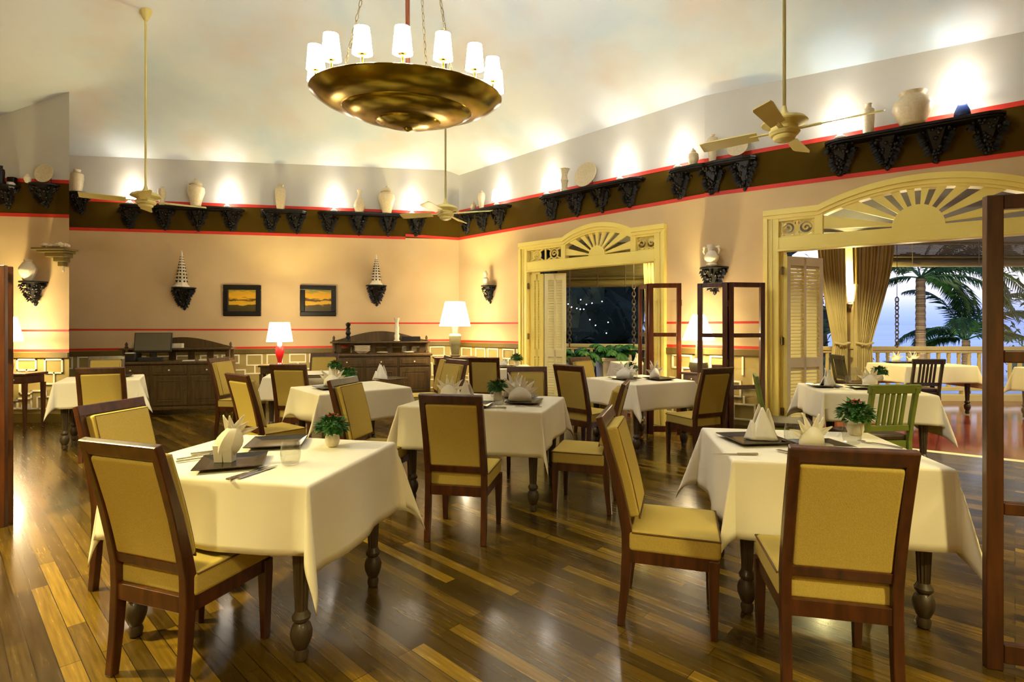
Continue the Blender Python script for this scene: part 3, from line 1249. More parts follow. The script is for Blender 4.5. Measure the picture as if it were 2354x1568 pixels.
def curtain(name, xt0, xt1, xm0, xm1, xb0, xb1, y, zt, zm, zb, label, group=None, nf=9):
    mb = MB()
    nx, nz = nf * 8, 30
    for j in range(nz + 1):
        z = zt + (zb - zt) * j / nz
        if z > zm:
            t = (zt - z) / (zt - zm)
            t = t * t * (3 - 2 * t) * .45 + t * t * .55
            a, b = xt0 + (xm0 - xt0) * t, xt1 + (xm1 - xt1) * t
        else:
            t = ((zm - z) / (zm - zb)) ** .6
            a, b = xm0 + (xb0 - xm0) * t, xm1 + (xb1 - xm1) * t
        for i in range(nx + 1):
            s_ = i / nx
            am = .035
            mb.v.append(Vector((a + (b - a) * s_, y + am * math.sin(s_ * nf * 2 * PI + .6 * math.sin(z * 2)) + am * .5 * math.sin(s_ * nf * 4.4 * PI + 1), z)))
    for j in range(nz):
        for i in range(nx):
            k = j * (nx + 1) + i
            mb.f.append((k, k + 1, k + nx + 2, k + nx + 1))
            mb.mi.append(0)
    root = thing(name, label, 'curtain', (0, 0, 0), 0, group)
    o = mb.build('drape', M['curtain'], root, smooth=True, angle=3, solid=.006)
    mt = MB()
    mt.tube([(xm0 - .02, y - .06, zm + .03), ((xm0 + xm1) / 2, y - .085, zm), (xm1 + .02, y - .06, zm + .03), ((xm0 + xm1) / 2, y + .07, zm + .03)], .018, 8, True)
    mt.build('tieback', M['curtain'], root, smooth=True)
    rod = MB()
    rod.tube([(xt0 - .05, y, zt + .01), (xt1 + .05, y, zt + .01)], .015, 8)
    rod.build('rod', M['hinge'], root)
    return root


P_ = lambda px, d: (px - HX) * d / FOC
cy = 9.45
curtain('curtain', P_(1880, cy), P_(1940, cy), P_(1917, cy), P_(1946, cy), P_(1908, cy), P_(1948, cy), cy, 2.88, 1.05, 0.03,
        'beige tied curtain between the louvred shutter and the veranda post')
curtain('curtain', P_(1960, cy), P_(2054, cy), P_(1966, cy), P_(2000, cy), P_(1962, cy), P_(2008, cy), cy, 2.88, 1.05, 0.03,
        'beige tied curtain hanging beside the open sea view', nf=11)
curtain('curtain', P_(1478, 9.9), P_(1516, 9.9), P_(1492, 9.9), P_(1518, 9.9), P_(1490, 9.9), P_(1520, 9.9), 9.9, 2.88, 0.9, 0.03,
        'olive beige curtain at the edge of the narrower doorway', nf=5)


def blind(x0, x1, y0, y1, zt, zb, label):
    root = thing('bamboo_blind', label, 'blind', ((x0 + x1) / 2, (y0 + y1) / 2, zb), math.atan2(y1 - y0, x1 - x0), 'rolled bamboo blinds on the veranda')
    L = math.hypot(x1 - x0, y1 - y0)
    mb = MB()
    n = int((zt - zb - .14) / .022)
    for k in range(n):
        z = .14 + k * .022
        mb.box(-L / 2, L / 2, -.006, .006, z, z + .019)
    mb.build('slat_curtain', M['bamboo'], root)
    mb = MB()
    mb.tube([(-L / 2, -.02, .07), (L / 2, -.02, .07)], .075, 14)
    mb.tube([(-L / 2, -.05, .17), (L / 2, -.05, .17)], .03, 10)
    mb.build('roll', M['bamboo'], root, smooth=True, angle=.9)
    for k in range(4):
        mb = MB()
        x = -L / 2 + L * (k + .5) / 4
        mb.tube([(x, -.1, .0), (x, -.1, zt - zb)], .006, 6)
        mb.build('cord', M['chain'], root)
    return root


blind(6.55, 11.3, 9.72, 9.72, 2.9, 2.44, 'rolled bamboo blind over the sea view')
blind(0.9, 3.0, 10.75, 10.5, 2.9, 2.14, 'rolled bamboo blind over the dark garden view')


def chain(x, y, z0, z1, zl, label):
    root = thing('hanging_chain', label, 'chain', (x, y, z0))
    mb = MB()
    z, k = 0.0, 0
    while z < zl - z0:
        c = Vector((0, 0, z + .035))
        ax = Vector((1, 0, 0)) if k % 2 else Vector((0, 1, 0))
        mb.tube([c + ax * .03 * math.cos(t) + Vector((0, 0, .048 * math.sin(t))) for t in [2 * PI * i / 10 for i in range(10)]], .009, 5, True)
        z += .07
        k += 1
    mb.build('chain_links', M['chain'], root, smooth=True)
    mb = MB()
    mb.tube([(0, 0, zl - z0), (0, 0, z1 - z0)], .005, 6)
    mb.build('cord', M['chain'], root)
    return root


chain(P_(2062, 9.3), 9.3, 1.02, 3.0, 1.82, 'thin chain hanging on a cord in front of the sea')
chain(P_(1457, 9.8), 9.8, 1.0, 3.0, 2.08, 'heavy chain hanging before the dark garden, beside the curtain')
chain(P_(1309, 9.8), 9.8, 1.0, 3.0, 1.7, 'chain hanging before the dark garden, next to the louvred shutter')

# fill spots added under the porch roof and a garden lamp at the foot of the palms
for x_, y_, z_, p_ in ((4.6, 8.0, 2.85, 45), (8.2, 7.2, 2.85, 45), (2.3, 9.3, 2.85, 22)):
    l_ = light('porch_fill', (x_, y_, z_), p_ * 2.0, WARM, .08)
    l_.data.type = 'SPOT'
    l_.data.spot_size = math.radians(140)
    l_.data.spot_blend = .5
light('garden_light', (9.4, 12.2, -.6), 130, (1, .85, .5), .05)

# sea, garden
mb = MB()
mb.face([(-400, 60, -4.5), (4000, 60, -4.5), (4000, 4000, -4.5), (-400, 4000, -4.5)])
sea = mat('sea_water', S('5f8fd8'), 0.35, c2=S('8fb4ea'), scale=0.04, stretch=(0.15, 1.5, 1), detail=4)
tag(mb.build('sea', sea), kind='structure')
mb = MB()
mb.face([(-20, 11.6, -2.0), (60, 11.6, -2.0), (60, 62, -4.45), (-20, 62, -4.45)])
tag(mb.build('ground_garden', mat('pale_sand', S('b9c3cf'), 0.9, c2=S('8f9aa6'), scale=.3)), kind='structure')


def frond(mb, p, dirv, L, droop, w=.5, n=26):
    d = Vector(dirv).normalized()
    pts = [Vector(p)]
    dd = d.copy()
    for k in range(n):
        dd = (dd + Vector((0, 0, -droop / n * (0.4 + 1.6 * k / n)))).normalized()
        pts.append(pts[-1] + dd * L / n)
    mb.tube(pts, [.022 * (1 - .85 * k / n) for k in range(n + 1)], 5)
    for k in range(3, n):
        t = (pts[k + 1] - pts[k - 1]).normalized()
        side = t.cross(Vector((0, 0, 1)))
        if side.length < .05:
            side = Vector((1, 0, 0))
        side.normalize()
        up = side.cross(t)
        l = w * math.sin(PI * (.12 + .86 * k / n)) ** .7
        for s_ in (-1, 1):
            for jj in (0, .5):
                q = pts[k] + (pts[k + 1] - pts[k]) * jj
                dv = (side * s_ * .8 + t * .65 + up * .15 + Vector((0, 0, -.35 - R.uniform(0, .3)))).normalized()
                mb.leaf(q, dv, up, l * R.uniform(.85, 1.1), .045, .2)


def palm(x, y, zc, label, fr, lean=0.0, r=.13, tm=None, lm=None):
    root = thing('palm_tree', label, 'palm tree', (x, y, -2.2), 0, 'palms beyond the balustrade')
    mb = MB()
    pts, rr = [], []
    n = 60
    for k in range(n + 1):
        t = k / n
        pts.append((lean * (t - 1) * (1 - .4 * t), 0, (zc + 2.2) * t))
        rr.append(r * (1.15 - .25 * t) * (1.0 + .1 * (k % 2)))
    mb.tube(pts, rr, 12)
    mb.build('trunk', tm or M['trunk'], root)
    mb = MB()
    for (dx, dy, dz, L, dr) in fr:
        frond(mb, (0, 0, zc + 2.2), (dx, dy, dz), L, dr)
    mb.build('fronds', lm or M['leafdark'], root)
    return root


palm(10.15, 13.4, 2.55, 'palm with a lit ringed trunk standing just beyond the balustrade',
     [(-.6, -.2, .5, 2.2, 2.2), (-.35, .3, .8, 2.2, 2.6), (.8, .1, .6, 2.9, 2.0), (.55, -.4, .5, 2.9, 2.2), (.9, .3, .2, 2.6, 1.6), (.2, .5, .9, 2.2, 2.4), (-.8, .2, .2, 1.6, 1.9), (.5, .2, .1, 2.4, 1.7), (.3, -.5, .4, 2.2, 2.3), (1, -.2, .5, 3.2, 2.0), (.75, -.3, .9, 3.2, 2.6), (.5, -.1, 1.1, 3.0, 3.0), (.9, .0, .75, 3.0, 2.7), (.35, -.35, 1.0, 2.6, 3.1), (.65, .3, .3, 2.6, 2.4), (.4, -.6, .15, 2.4, 1.9)], r=.105)
palm(15.6, 16.0, 4.6, 'taller palm with long drooping fronds beside the dark wooden screen',
     [(-.9, -.1, .5, 4.0, 2.3), (-.8, -.5, .3, 4.2, 2.2), (-.7, .4, .4, 3.8, 2.4), (-.4, -.6, .6, 3.6, 2.3), (.5, -.5, .4, 3.8, 2.2), (.2, .5, .8, 3.6, 2.2), (.8, .1, .5, 3.8, 2.2), (-1, -.3, .1, 4.2, 1.7), (-.2, -.9, .2, 4, 2.0), (-.95, .2, .05, 3.6, 1.8), (-.6, -.8, .05, 3.6, 1.6)])
palm(11.7, 13.9, 1.0, 'low bushy palm filling the gap above the balustrade',
     [(-.9, -.2, .7, 1.9, 1.8), (-.5, -.5, .9, 1.9, 2.0), (.1, -.4, 1, 2.2, 2.0), (.6, -.2, .9, 2.2, 2.0), (-.8, .3, .6, 1.8, 1.7), (.9, -.3, .5, 2, 1.8), (.3, .4, 1, 2.3, 1.8), (-.2, .3, 1.1, 2.2, 1.9), (-1, 0, .3, 1.7, 1.5), (.8, .3, .8, 2.2, 1.9)], r=.09)


def tree(name, x, y, z0, h, r, label, m, nb=40, nl=900, group=None, leaf=.3, trunk=True):
    root = thing(name, label, 'tree', (x, y, z0), 0, group)
    mb = MB()
    mb.tube([(0, 0, 0), (.1, .05, h * .4), (0, 0, h * .8)], [.16, .12, .05], 8)
    mb.build('trunk', M['bark'], root)
    mb = MB()
    for k in range(nb):
        a, b = R.uniform(0, 2 * PI), R.uniform(-1, 1)
        rr = r * R.uniform(.3, .8)
        c = Vector((rr * math.cos(a) * math.sqrt(1 - b * b), rr * math.sin(a) * math.sqrt(1 - b * b), h * .55 + b * h * .42))
        mb.blob(c, r * R.uniform(.28, .42), 1, (1, 1, 1), .12)
    for k in range(nl):
        a, b = R.uniform(0, 2 * PI), R.uniform(-1, 1)
        q = math.sqrt(1 - b * b)
        p = Vector((r * 1.05 * math.cos(a) * q * R.uniform(.75, 1.1), r * 1.05 * math.sin(a) * q * R.uniform(.75, 1.1), h * .55 + b * h * .5))
        mb.leaf(p, (R.uniform(-1, 1), R.uniform(-1, 1), R.uniform(-1, .6)), (R.uniform(-1, 1), R.uniform(-1, 1), 1), leaf * R.uniform(.7, 1.3), leaf * .3)
    mb.build('foliage', m, root)
    return root


for k, (x, y, h, r) in enumerate(((0.75, 14.6, 8.5, 1.75), (5.0, 14.8, 8.8, 1.75), (2.9, 18.8, 10, 2.5), (8.2, 20.0, 9, 2.2), (-2.8, 18.8, 9, 2.5)  )):
    tree('garden_tree', x, y, -2.2, h, r, 'dark garden tree seen through the narrower doorway, merging into the night', M['nightleaf'], 60, 900, 'dark trees in the garden')
tree('sea_almond_tree', P_(1893, 15.8), 15.8, -2.2, 5.0, 1.0, 'small dark tree between the shutter and the tied curtain', M['nightleaf'], 14, 700)
tree('shore_tree', 22.0, 20.0, -2.6, 8.2, 3.2, 'leafy shore tree behind the glass of the tall wooden screen', M['leafdark'], 10, 1500)
tree('shore_bush', 15.6, 13.0, -2.2, 3.2, 1.1, 'dark bush under the palms behind the balustrade', M['leafdark'], 14, 900, leaf=.25)

root = thing('hanging_light_string', 'string of tiny bluish lights hung in the dark garden trees', 'light string', at(1300, 700, 12.95))
o_ = root.location.copy()
spots = [(1306, 699), (1314, 706), (1326, 709), (1334, 711), (1342, 711), (1335, 689), (1348, 700), (1361, 697), (1384, 693), (1356, 735), (1398, 741), (1369, 748), (1394, 766)]
mb = MB()
mb.tube([at(a, b - 2, 12.95) - o_ for a, b in spots], .004, 5)
mb.build('wire', M['bark'], root)
for a, b in spots:
    mb = MB()
    mb.blob(at(a, b, 12.93) - o_, .014, 1)
    mb.build('bulb', M['fairy'], root)

# planters with ferns on the terrace, beyond the narrower doorway


def planter(px, py, d, w, h, label, seed, np=16, pl=.55):
    p = at(px, py, d)
    root = thing('potted_fern', label, 'potted plant', (p.x, p.y, -0.015), 0.1, 'ferns in planters on the terrace')
    mb = MB()
    a, b = w / 2 * .85, w / 2
    mb.hull([(-a, -a, 0), (a, -a, 0), (a, a, 0), (-a, a, 0), (-b, -b, h), (b, -b, h), (b, b, h), (-b, b, h)], [(0, 3, 2, 1), (4, 5, 6, 7), (0, 1, 5, 4), (1, 2, 6, 5), (2, 3, 7, 6), (3, 0, 4, 7)])
    mb.box(-b - .02, b + .02, -b - .02, b + .02, h - .07, h)
    mb.build('pot', M['planter'], root, bevel=.01)
    mb = MB()
    mb.box(-b * .9, b * .9, -b * .9, b * .9, h, h + .02)
    mb.build('soil', M['soil'], root)
    mb = MB()
    for k in range(np):
        t = 2 * PI * k / np + R.uniform(-.2, .2)
        frond(mb, (0, 0, h), (math.cos(t), math.sin(t), R.uniform(.7, 1.6)), pl * R.uniform(.8, 1.15), R.uniform(1.2, 2.0), .2, 14)
    mb.build('fronds', M['leaf'], root)
    return root


planter(1332, 800, 10.3, .48, .70, 'fern in a white planter, nearer the louvred shutter', 1)
planter(1408, 800, 10.55, .55, .78, 'fern in a wide white planter behind the set terrace table', 2)

# ------------------------------------------------------------------ dining furniture
PATH = [(-.235, 0.0), (-.218, .16), (-.206, .34), (-.207, .44), (-.225, .54), (-.256, .68), (-.292, .81), (-.336, .965)]


def path_y(z):
    for (y0, z0), (y1, z1) in zip(PATH, PATH[1:]):
        if z0 <= z <= z1:
            return y0 + (y1 - y0) * (z - z0) / (z1 - z0)
    return PATH[-1][0]


def make_chair():
    t = thing('dining_chair', '-', 'chair')
    wd = M['mahogany']
    for s in (-1, 1):
        mb = MB()
        mb.sweep([(s * .187, y, z) for y, z in PATH], [(.037, .034), (.037, .04), (.037, .048), (.037, .05), (.037, .046), (.037, .042), (.037, .036), (.037, .03)])
        mb.build('back_post', wd, t, bevel=.004)
    for s in (-1, 1):
        mb = MB()
        mb.sweep([(s * .196, .172, 0), (s * .196, .172, .3), (s * .196, .172, .355)], [(.03, .03), (.046, .046), (.046, .046)])
        mb.build('leg', wd, t, bevel=.004)
    mb = MB()
    mb.bar((-.206, path_y(.936), .936), (.206, path_y(.936), .936), .032, .06, (0, -.33, .94))
    mb.build('top_rail', wd, t, bevel=.006)
    mb = MB()
    mb.bar((-.178, path_y(.475), .475), (.178, path_y(.475), .475), .03, .045, (0, -.2, .97))
    mb.build('cross_rail', wd, t, bevel=.004)
    mb = MB()
    mb.box(-.175, .175, -.225, -.195, .3, .365)
    mb.box(-.175, .175, .16, .185, .3, .365)
    for s in (-1, 1):
        a, b = sorted((s * .182, s * .206))
        mb.box(a, b, -.2, .16, .3, .365)
    mb.build('seat_frame', wd, t, bevel=.003)
    mb = MB()
    mb.box(-.211, .211, -.203, .203, .350, .450)
    c = mb.build('seat_cushion', M['linen'], t, bevel=.022, seg=3)
    pp = MB()
    rc = [(x * .209, y, .44) for x, y in ((-1, -.18), (1, -.18), (1, .2), (-1, .2))]
    pp.tube([Vector(a).lerp(Vector(b), k / 6) for a, b in zip(rc, rc[1:] + rc[:1]) for k in range(6)], .0045, 6, True)
    pp.build('piping', M['piping'], c, smooth=True)
    mb = MB()
    zs = [.494, .56, .64, .72, .81, .910]
    mb.sweep([(0, path_y(z) + .027, z) for z in zs], [(.342, .084)] * 6)
    b = mb.build('backrest', M['linen'], t, bevel=.016, seg=3)
    pp = MB()
    lp = [(-.162, path_y(z) + .066, z) for z in zs] + [(.162, path_y(z) + .066, z) for z in reversed(zs)]
    pp.tube(lp, .004, 6, True)
    pp.build('piping', M['piping'], b, smooth=True)
    return t


CH = Stock(make_chair())


def face(fx, fy):
    """z rotation that turns local +Y to (fx, fy)"""
    return math.atan2(-fx, fy)


GRP = 'upholstered dining chairs'


def chair(x, y, fx, fy, label):
    return CH((x, y, 0), face(fx, fy), label, GRP)


def make_slat_chair(paint, name='slat_chair'):
    t = thing(name, '-', 'chair')
    for s in (-1, 1):
        mb = MB()
        mb.sweep([(s * .195, -.22, 0), (s * .195, -.2, .42), (s * .195, -.23, .62), (s * .195, -.28, .88)], [(.035, .035)] * 4)
        mb.build('back_post', paint, t, bevel=.004)
        mb = MB()
        mb.sweep([(s * .195, .19, 0), (s * .195, .19, .42)], [(.035, .035)] * 2)
        mb.build('leg', paint, t, bevel=.003)
    mb = MB()
    mb.bar((-.23, -.275, .865), (.23, -.275, .865), .03, .075, (0, -.2, 1))
    mb.build('top_rail', paint, t, bevel=.006)
    mb = MB()
    mb.bar((-.19, -.212, .53), (.19, -.212, .53), .025, .05)
    mb.build('cross_rail', paint, t, bevel=.004)
    for k in range(5):
        x = (k - 2) * .052
        mb = MB()
        mb.bar((x, -.213, .54), (x, -.268, .84), .028, .014, (0, 1, 0))
        mb.build('back_slat', paint, t)
    mb = MB()
    mb.box(-.2, .2, -.2, -.17, .35, .42)
    mb.box(-.2, .2, .18, .2, .35, .42)
    mb.box(-.2, -.175, -.19, .19, .35, .42)
    mb.box(.175, .2, -.19, .19, .35, .42)
    mb.build('seat_frame', paint, t)
    mb = MB()
    mb.box(-.215, .215, -.19, .225, .42, .465)
    mb.build('seat', M['leather'], t, bevel=.015, seg=3)
    mb = MB()
    for s in (-1, 1):
        mb.bar((s * .195, -.2, .16), (s * .195, .19, .16), .02, .025)
    mb.bar((-.195, 0, .16), (.195, 0, .16), .02, .025)
    mb.build('stretcher', paint, t)
    return t


GC = Stock(make_slat_chair(M['greenpaint']))
OC = Stock(make_slat_chair(M['olivechair']))

TTOP = 0.757


def make_leg():
    mb = MB()
    prof = [(.018, 0), (.026, .006), (.03, .03), (.024, .05), (.03, .06), (.043, .095), (.045, .12), (.038, .145), (.025, .16), (.036, .172), (.038, .185), (.03, .198), (.024, .21)]
    mb.lathe(prof, 20)
    fl = [(.026, .21), (.032, .35), (.038, .5), (.044, .62), (.046, .645)]
    mb.lathe(fl, 64, flute=12, fdepth=.16)
    mb.box(-.042, .042, -.042, .042, .645, .735)
    return mb


LEGM = None


def cloth_mesh(a, b, hs, seed, short=None):
    if not isinstance(hs, tuple):
        hs = (hs,) * 4
    rs = random.Random(seed)
    ph = [rs.uniform(0, 6) for _ in range(8)]
    r = .014

    def axis(s, h0, h1):
        def out(h):
            n = 9
            return [s / 2 + v for v in (0, .005, .01, .016, .022, .04)] + [s / 2 + .04 + (h - .04) * (k + 1) / n for k in range(n)]
        mid = [-s / 2 + s * k / 16 for k in range(1, 16)]
        return [-v for v in reversed(out(h0))] + mid + out(h1)

    def drop(s):
        if s <= 0:
            return 0, 0
        if s < r * PI / 2:
            t = s / r
            return r * math.sin(t), r * (1 - math.cos(t))
        q = s - r * PI / 2
        return r + q * .05, r + q * .998

    def pos(u, v):
        dx, dy = max(abs(u) - a / 2, 0), max(abs(v) - b / 2, 0)
        sx_, sy_ = (1 if u > 0 else -1), (1 if v > 0 else -1)
        hu, hv = hs[1 if sx_ > 0 else 0], hs[3 if sy_ > 0 else 2]
        cx, cy = max(min(u, a / 2), -a / 2), max(min(v, b / 2), -b / 2)
        if dx == 0 and dy == 0:
            return (u, v, TTOP + .0012 * math.sin(u * 9 + ph[0]) * math.sin(v * 8 + ph[1]))
        if dy == 0:
            o, d = drop(dx)
            t = min(dx / hu, 1)
            o += .017 * math.sin(v / b * 9 + ph[2 if sx_ > 0 else 3]) * t ** 1.4 + .004 * math.sin(v / b * 21 + ph[5]) * t
            return (cx + sx_ * max(o, .002), v, TTOP - d)
        if dx == 0:
            o, d = drop(dy)
            t = min(dy / hv, 1)
            o += .017 * math.sin(u / a * 9 + ph[4 if sy_ > 0 else 6]) * t ** 1.4 + .004 * math.sin(u / a * 21 + ph[5]) * t
            return (u, cy + sy_ * max(o, .002), TTOP - d)
        rho, f = math.hypot(dx, dy), math.atan2(dy, dx)
        o, d = drop(rho)
        k = math.sin(2 * f) ** 1.3
        ext = rho * (.27 if short != (sx_, sy_) else .08) * k
        fa = PI / 4 + .55 * math.sin(ph[7] + 2.1 * (sx_ + 2 * sy_))
        tw = .05 * rho * math.sin(4 * f) * math.sin(ph[7] + (sx_ + 2 * sy_))
        d2 = math.sqrt(max(d * d - ext * ext * .8, 0))
        # wave at the two hems is carried in and fades
        wa = .017 * math.sin(sy_ * .5 * 9 + ph[2 if sx_ > 0 else 3]) * min(dx / hu, 1) ** 1.4 * math.cos(f) ** 2
        wb_ = .017 * math.sin(sx_ * .5 * 9 + ph[4 if sy_ > 0 else 6]) * min(dy / hv, 1) ** 1.4 * math.sin(f) ** 2
        ox = o * math.cos(f) + ext * math.cos(fa) + wa - tw
        oy = o * math.sin(f) + ext * math.sin(fa) + wb_ + tw
        return (cx + sx_ * ox, cy + sy_ * oy, TTOP - d2)
    mb = MB()
    U, V = axis(a, hs[0], hs[1]), axis(b, hs[2], hs[3])
    for v in V:
        for u in U:
            mb.v.append(Vector(pos(u, v)))
    n = len(U)
    for j in range(len(V) - 1):
        for i in range(n - 1):
            k = j * n + i
            mb.f.append((k, k + 1, k + n + 1, k + n))
            mb.mi.append(0)
    return mb


class Table:
    def __init__(s, x, y, rz, a, b, h, tlabel, clabel, seed, short=None):
        global LEGM
        s.x, s.y, s.rz = x, y, rz
        t = thing('dining_table', tlabel, 'table', (x, y, 0), rz, 'turned leg dining tables')
        mb = MB()
        mb.box(-a / 2 + .01, a / 2 - .01, -b / 2 + .01, b / 2 - .01, .722, .752)
        mb.build('tabletop', M['legwood'], t, bevel=.004)
        mb = MB()
        ix, iy = a / 2 - .075, b / 2 - .075
        for sx_ in (-1, 1):
            mb.box(sx_ * ix - .012, sx_ * ix + .012, -iy + .04, iy - .04, .635, .722)
            mb.box(-ix + .04, ix - .04, sx_ * iy - .012, sx_ * iy + .012, .635, .722)
        mb.build('apron', M['legwood'], t)
        for sx_ in (-1, 1):
            for sy_ in (-1, 1):
                if LEGM is None:
                    l = make_leg().build('leg', M['legwood'], t, smooth=True, angle=.5)
                    LEGM = l
                else:
                    l = LEGM.copy()
                    COL.objects.link(l)
                    l.parent = t
                l.location = (sx_ * ix, sy_ * iy, 0)
        o = cloth_mesh(a, b, h, seed, short).build('tablecloth', M['cloth'], smooth=True, angle=3, solid=.0025)
        o.location = (x, y, 0)
        o.rotation_euler = (0, 0, rz)
        tag(o, clabel, 'tablecloth', 'white tablecloths')

    def p(s, u, v, z=TTOP + .004):
        c, n = math.cos(s.rz), math.sin(s.rz)
        return (s.x + u * c - v * n, s.y + u * n + v * c, z)


rad = math.radians
T1 = Table(-1.218, 2.657, rad(-12), .98, .80, (.30, .38, .293, .36), 'turned leg table under the cloth with the bird shaped napkin', 'white cloth bearing the bird shaped napkin, one corner hanging low beside a tan chair', 3, (-1, -1))
T2 = Table(-.22, 4.52, rad(-16), 1.14, .86, (.293, .293, .34, .293), 'longer turned leg table in the middle of the room, set for four', 'white cloth on the longer middle table, corner pointing down between two chairs', 5)
T3 = Table(1.49, 6.33, rad(27), .84, .88, (.293, .34, .293, .30), 'turned leg table beside the glazed folding screen near the two doorways', 'white cloth on the table beside the glazed screen, fan napkins on it', 8)
T4 = Table(-1.66, 5.55, rad(40), .92, .78, (.293, .32, .30, .30), 'turned leg table between the red lamp and the arched buffet', 'white cloth lit warm on the table before the arched buffet', 12)
T5 = Table(-2.72, 7.05, rad(16), .84, .80, .293, 'turned leg table below the lamp with the red base', 'white cloth on the table below the lamp with the red base', 14)
T6 = Table(-4.90, 6.45, rad(31), .76, .74, .30, 'turned leg table standing alone beside the monitor sideboard', 'white cloth on the lone table beside the monitor sideboard', 17)
T7 = Table(-.12, 8.15, rad(8), .84, .80, .293, 'turned leg table in the room corner below the lamp with the grey base', 'white cloth on the table in the room corner by the louvred shutter', 19)
T8 = Table(1.58, 2.88, rad(-10), .92, .80, (.36, .39, .37, .33), 'turned leg table with the red flowers, before the doorway to the sea', 'bright white cloth under the red flowers, one corner hanging by the dark screen', 21)
T9 = Table(3.50, 5.40, rad(-14), .92, .84, (.28, .38, .28, .34), 'table with the two green slat chairs in the wide doorway', 'white cloth on the doorway table with the two green slat chairs', 27)
T10 = Table(6.62, 8.75, rad(4), 1.15, .8, (.28, .36, .28, .36), 'veranda table by the balustrade facing the sea', 'white cloth on the veranda table facing the sea, beyond the green chairs', 29)
T11 = Table(2.22, 9.05, rad(6), .9, .8, (.36, .36, .28, .36), 'veranda table by the ferns, seen through the narrower doorway', 'white cloth on the veranda table by the ferns', 31)
T12 = Table(8.1, 7.8, rad(4), .9, .8, (.36, .36, .28, .36), 'veranda table seen through the glass of the dark screen', 'white cloth on the veranda table seen through the dark screen', 33)

chair(-1.345, 2.315, .33, .94, 'tan linen chair with its back to us, pulled up to the bird napkin table')
chair(-1.94, 2.98, .97, -.2, 'tan linen chair at the far end of the bird napkin table, its cushioned front showing')
chair(-.32, 3.68, .19, .98, 'tan linen chair in mid floor with its back to us, before the longer table')
chair(-1.05, 4.30, .97, -.24, 'tan linen chair sideways at the end of the longer table, pad and seat in profile')
chair(.55, 4.21, -.95, .3, 'tan linen chair in profile at the longer table, facing away from the glazed screen')
chair(.16, 5.22, .02, -1, 'tan linen chair beyond the longer table, facing us behind the upright napkin')
chair(-.33, 7.42, .12, 1, 'tan linen chair, its back to us, at the corner table above the middle flowers')
chair(-.92, 6.42, -.72, -.68, 'tan linen chair turned away from the grey lamp, leaning outline before the dark console')
chair(-1.20, 7.35, -.9, -.3, 'small far tan chair half hidden between the arched buffet and the leaning chair')
chair(-2.2, 4.98, .62, .78, 'tan linen chair seen obliquely from behind, seat reaching toward the buffet table')
chair(-2.42, 6.22, .08, 1, 'tan linen chair with its back square to us under the red lamp')
chair(-3.5, 7.0, .98, -.1, 'tan linen chair in profile beside the monitor sideboard, facing the red lamp table')
chair(-2.78, 7.78, .1, -1, 'tan chair facing us on the far side of the red lamp table')
chair(.84, 6.0, .72, .69, 'tan linen chair, its back to us, before the louvred shutter of the narrower doorway')
chair(1.12, 6.95, .66, -.75, 'tan chair behind another, its lit orange rail against the narrower doorway')
chair(1.93, 5.72, -.42, .9, 'tan linen chair with its back to us before the glazed screen, seat under the cloth')
chair(.79, 2.63, .95, -.30, 'tan linen chair in profile at the end of the red flower table')
chair(1.27, 2.22, .22, .975, 'large tan linen chair with its back to us, at the red flower table')
chair(-4.28, 5.74, -.4, .92, 'tan chair with its back to us at the lone table beside the monitor sideboard')
chair(-5.42, 7.12, .45, -.9, 'tan chair facing us behind the lone table, mostly hidden')
GC((2.70, 5.30, 0), face(.93, -.36), 'green slat chair in profile at the jamb of the wide doorway', 'green slat chairs')
GC((3.14, 4.74, 0), face(-.1, 1), 'green slat chair with its back to us at the doorway table', 'green slat chairs')
OC((6.02, 8.05, 0), face(.05, 1), 'dark olive slat chair with its back to us at the sea facing veranda table', 'dark olive slat chairs')
OC((5.62, 8.85, 0), face(1, -.1), 'dark olive slat chair half hidden behind the tied curtain', 'dark olive slat chairs')
OC((2.22, 8.42, 0), face(.05, 1), 'dark olive slat chair at the veranda table by the ferns', 'dark olive slat chairs')
OC((7.5, 7.18, 0), face(.15, 1), 'dark olive slat chair seen through the glass of the dark screen', 'dark olive slat chairs')


# ------------------------------------------------------------------ tableware
def make_plate():
    t = thing('square_plate', '-', 'plate')
    mb = MB()
    s0, s1 = .095, .138
    i = [(-1, -1), (1, -1), (1, 1), (-1, 1)]
    pts = [(x * s0, y * s0, .002) for x, y in i] + [(x * s1, y * s1, .016) for x, y in i] + [(x * s1, y * s1, .02) for x, y in i] + [(x * s0, y * s0, .008) for x, y in i]
    f = [(3, 2, 1, 0), (12, 13, 14, 15)]
    for a in (0, 4, 8):
        for k in range(4):
            k2 = (k + 1) % 4
            f.append((a + k, a + k2, a + 4 + k2, a + 4 + k))
    mb.hull(pts, f)
    mb.build('dish', M['blackplate'], t, bevel=.002)
    mb = MB()
    rc = [(x * s1, y * s1, .019) for x, y in i]
    mb.tube(rc, .0022, 6, True)
    mb.build('rim', M['darkwood'], t)
    return t


def petal(mb, base, tip, w, lean, thick=.006):
    b, t = Vector(base), Vector(tip)
    d = t - b
    side = Vector((d.z, 0, -d.x)).normalized() if abs(d.x) + abs(d.z) > 0 else Vector((1, 0, 0))
    n = Vector((0, 1, 0))
    N = 7
    i0 = len(mb.v)
    for k in range(N + 1):
        q = k / N
        c = b + d * q + Vector((0, lean * q * q, 0))
        ww = w * (1 - q) ** .8 * (0.75 + 1.0 * q * (1 - q)) + .001
        for s_ in (-1, 0, 1):
            mb.v.append(c + side * ww * s_ / 2 + n * (thick * (1 - abs(s_)) * 1.5))
    for k in range(N):
        for s_ in (0, 1):
            a = i0 + k * 3 + s_
            mb.f.append((a, a + 1, a + 4, a + 3))
            mb.mi.append(mb.k)


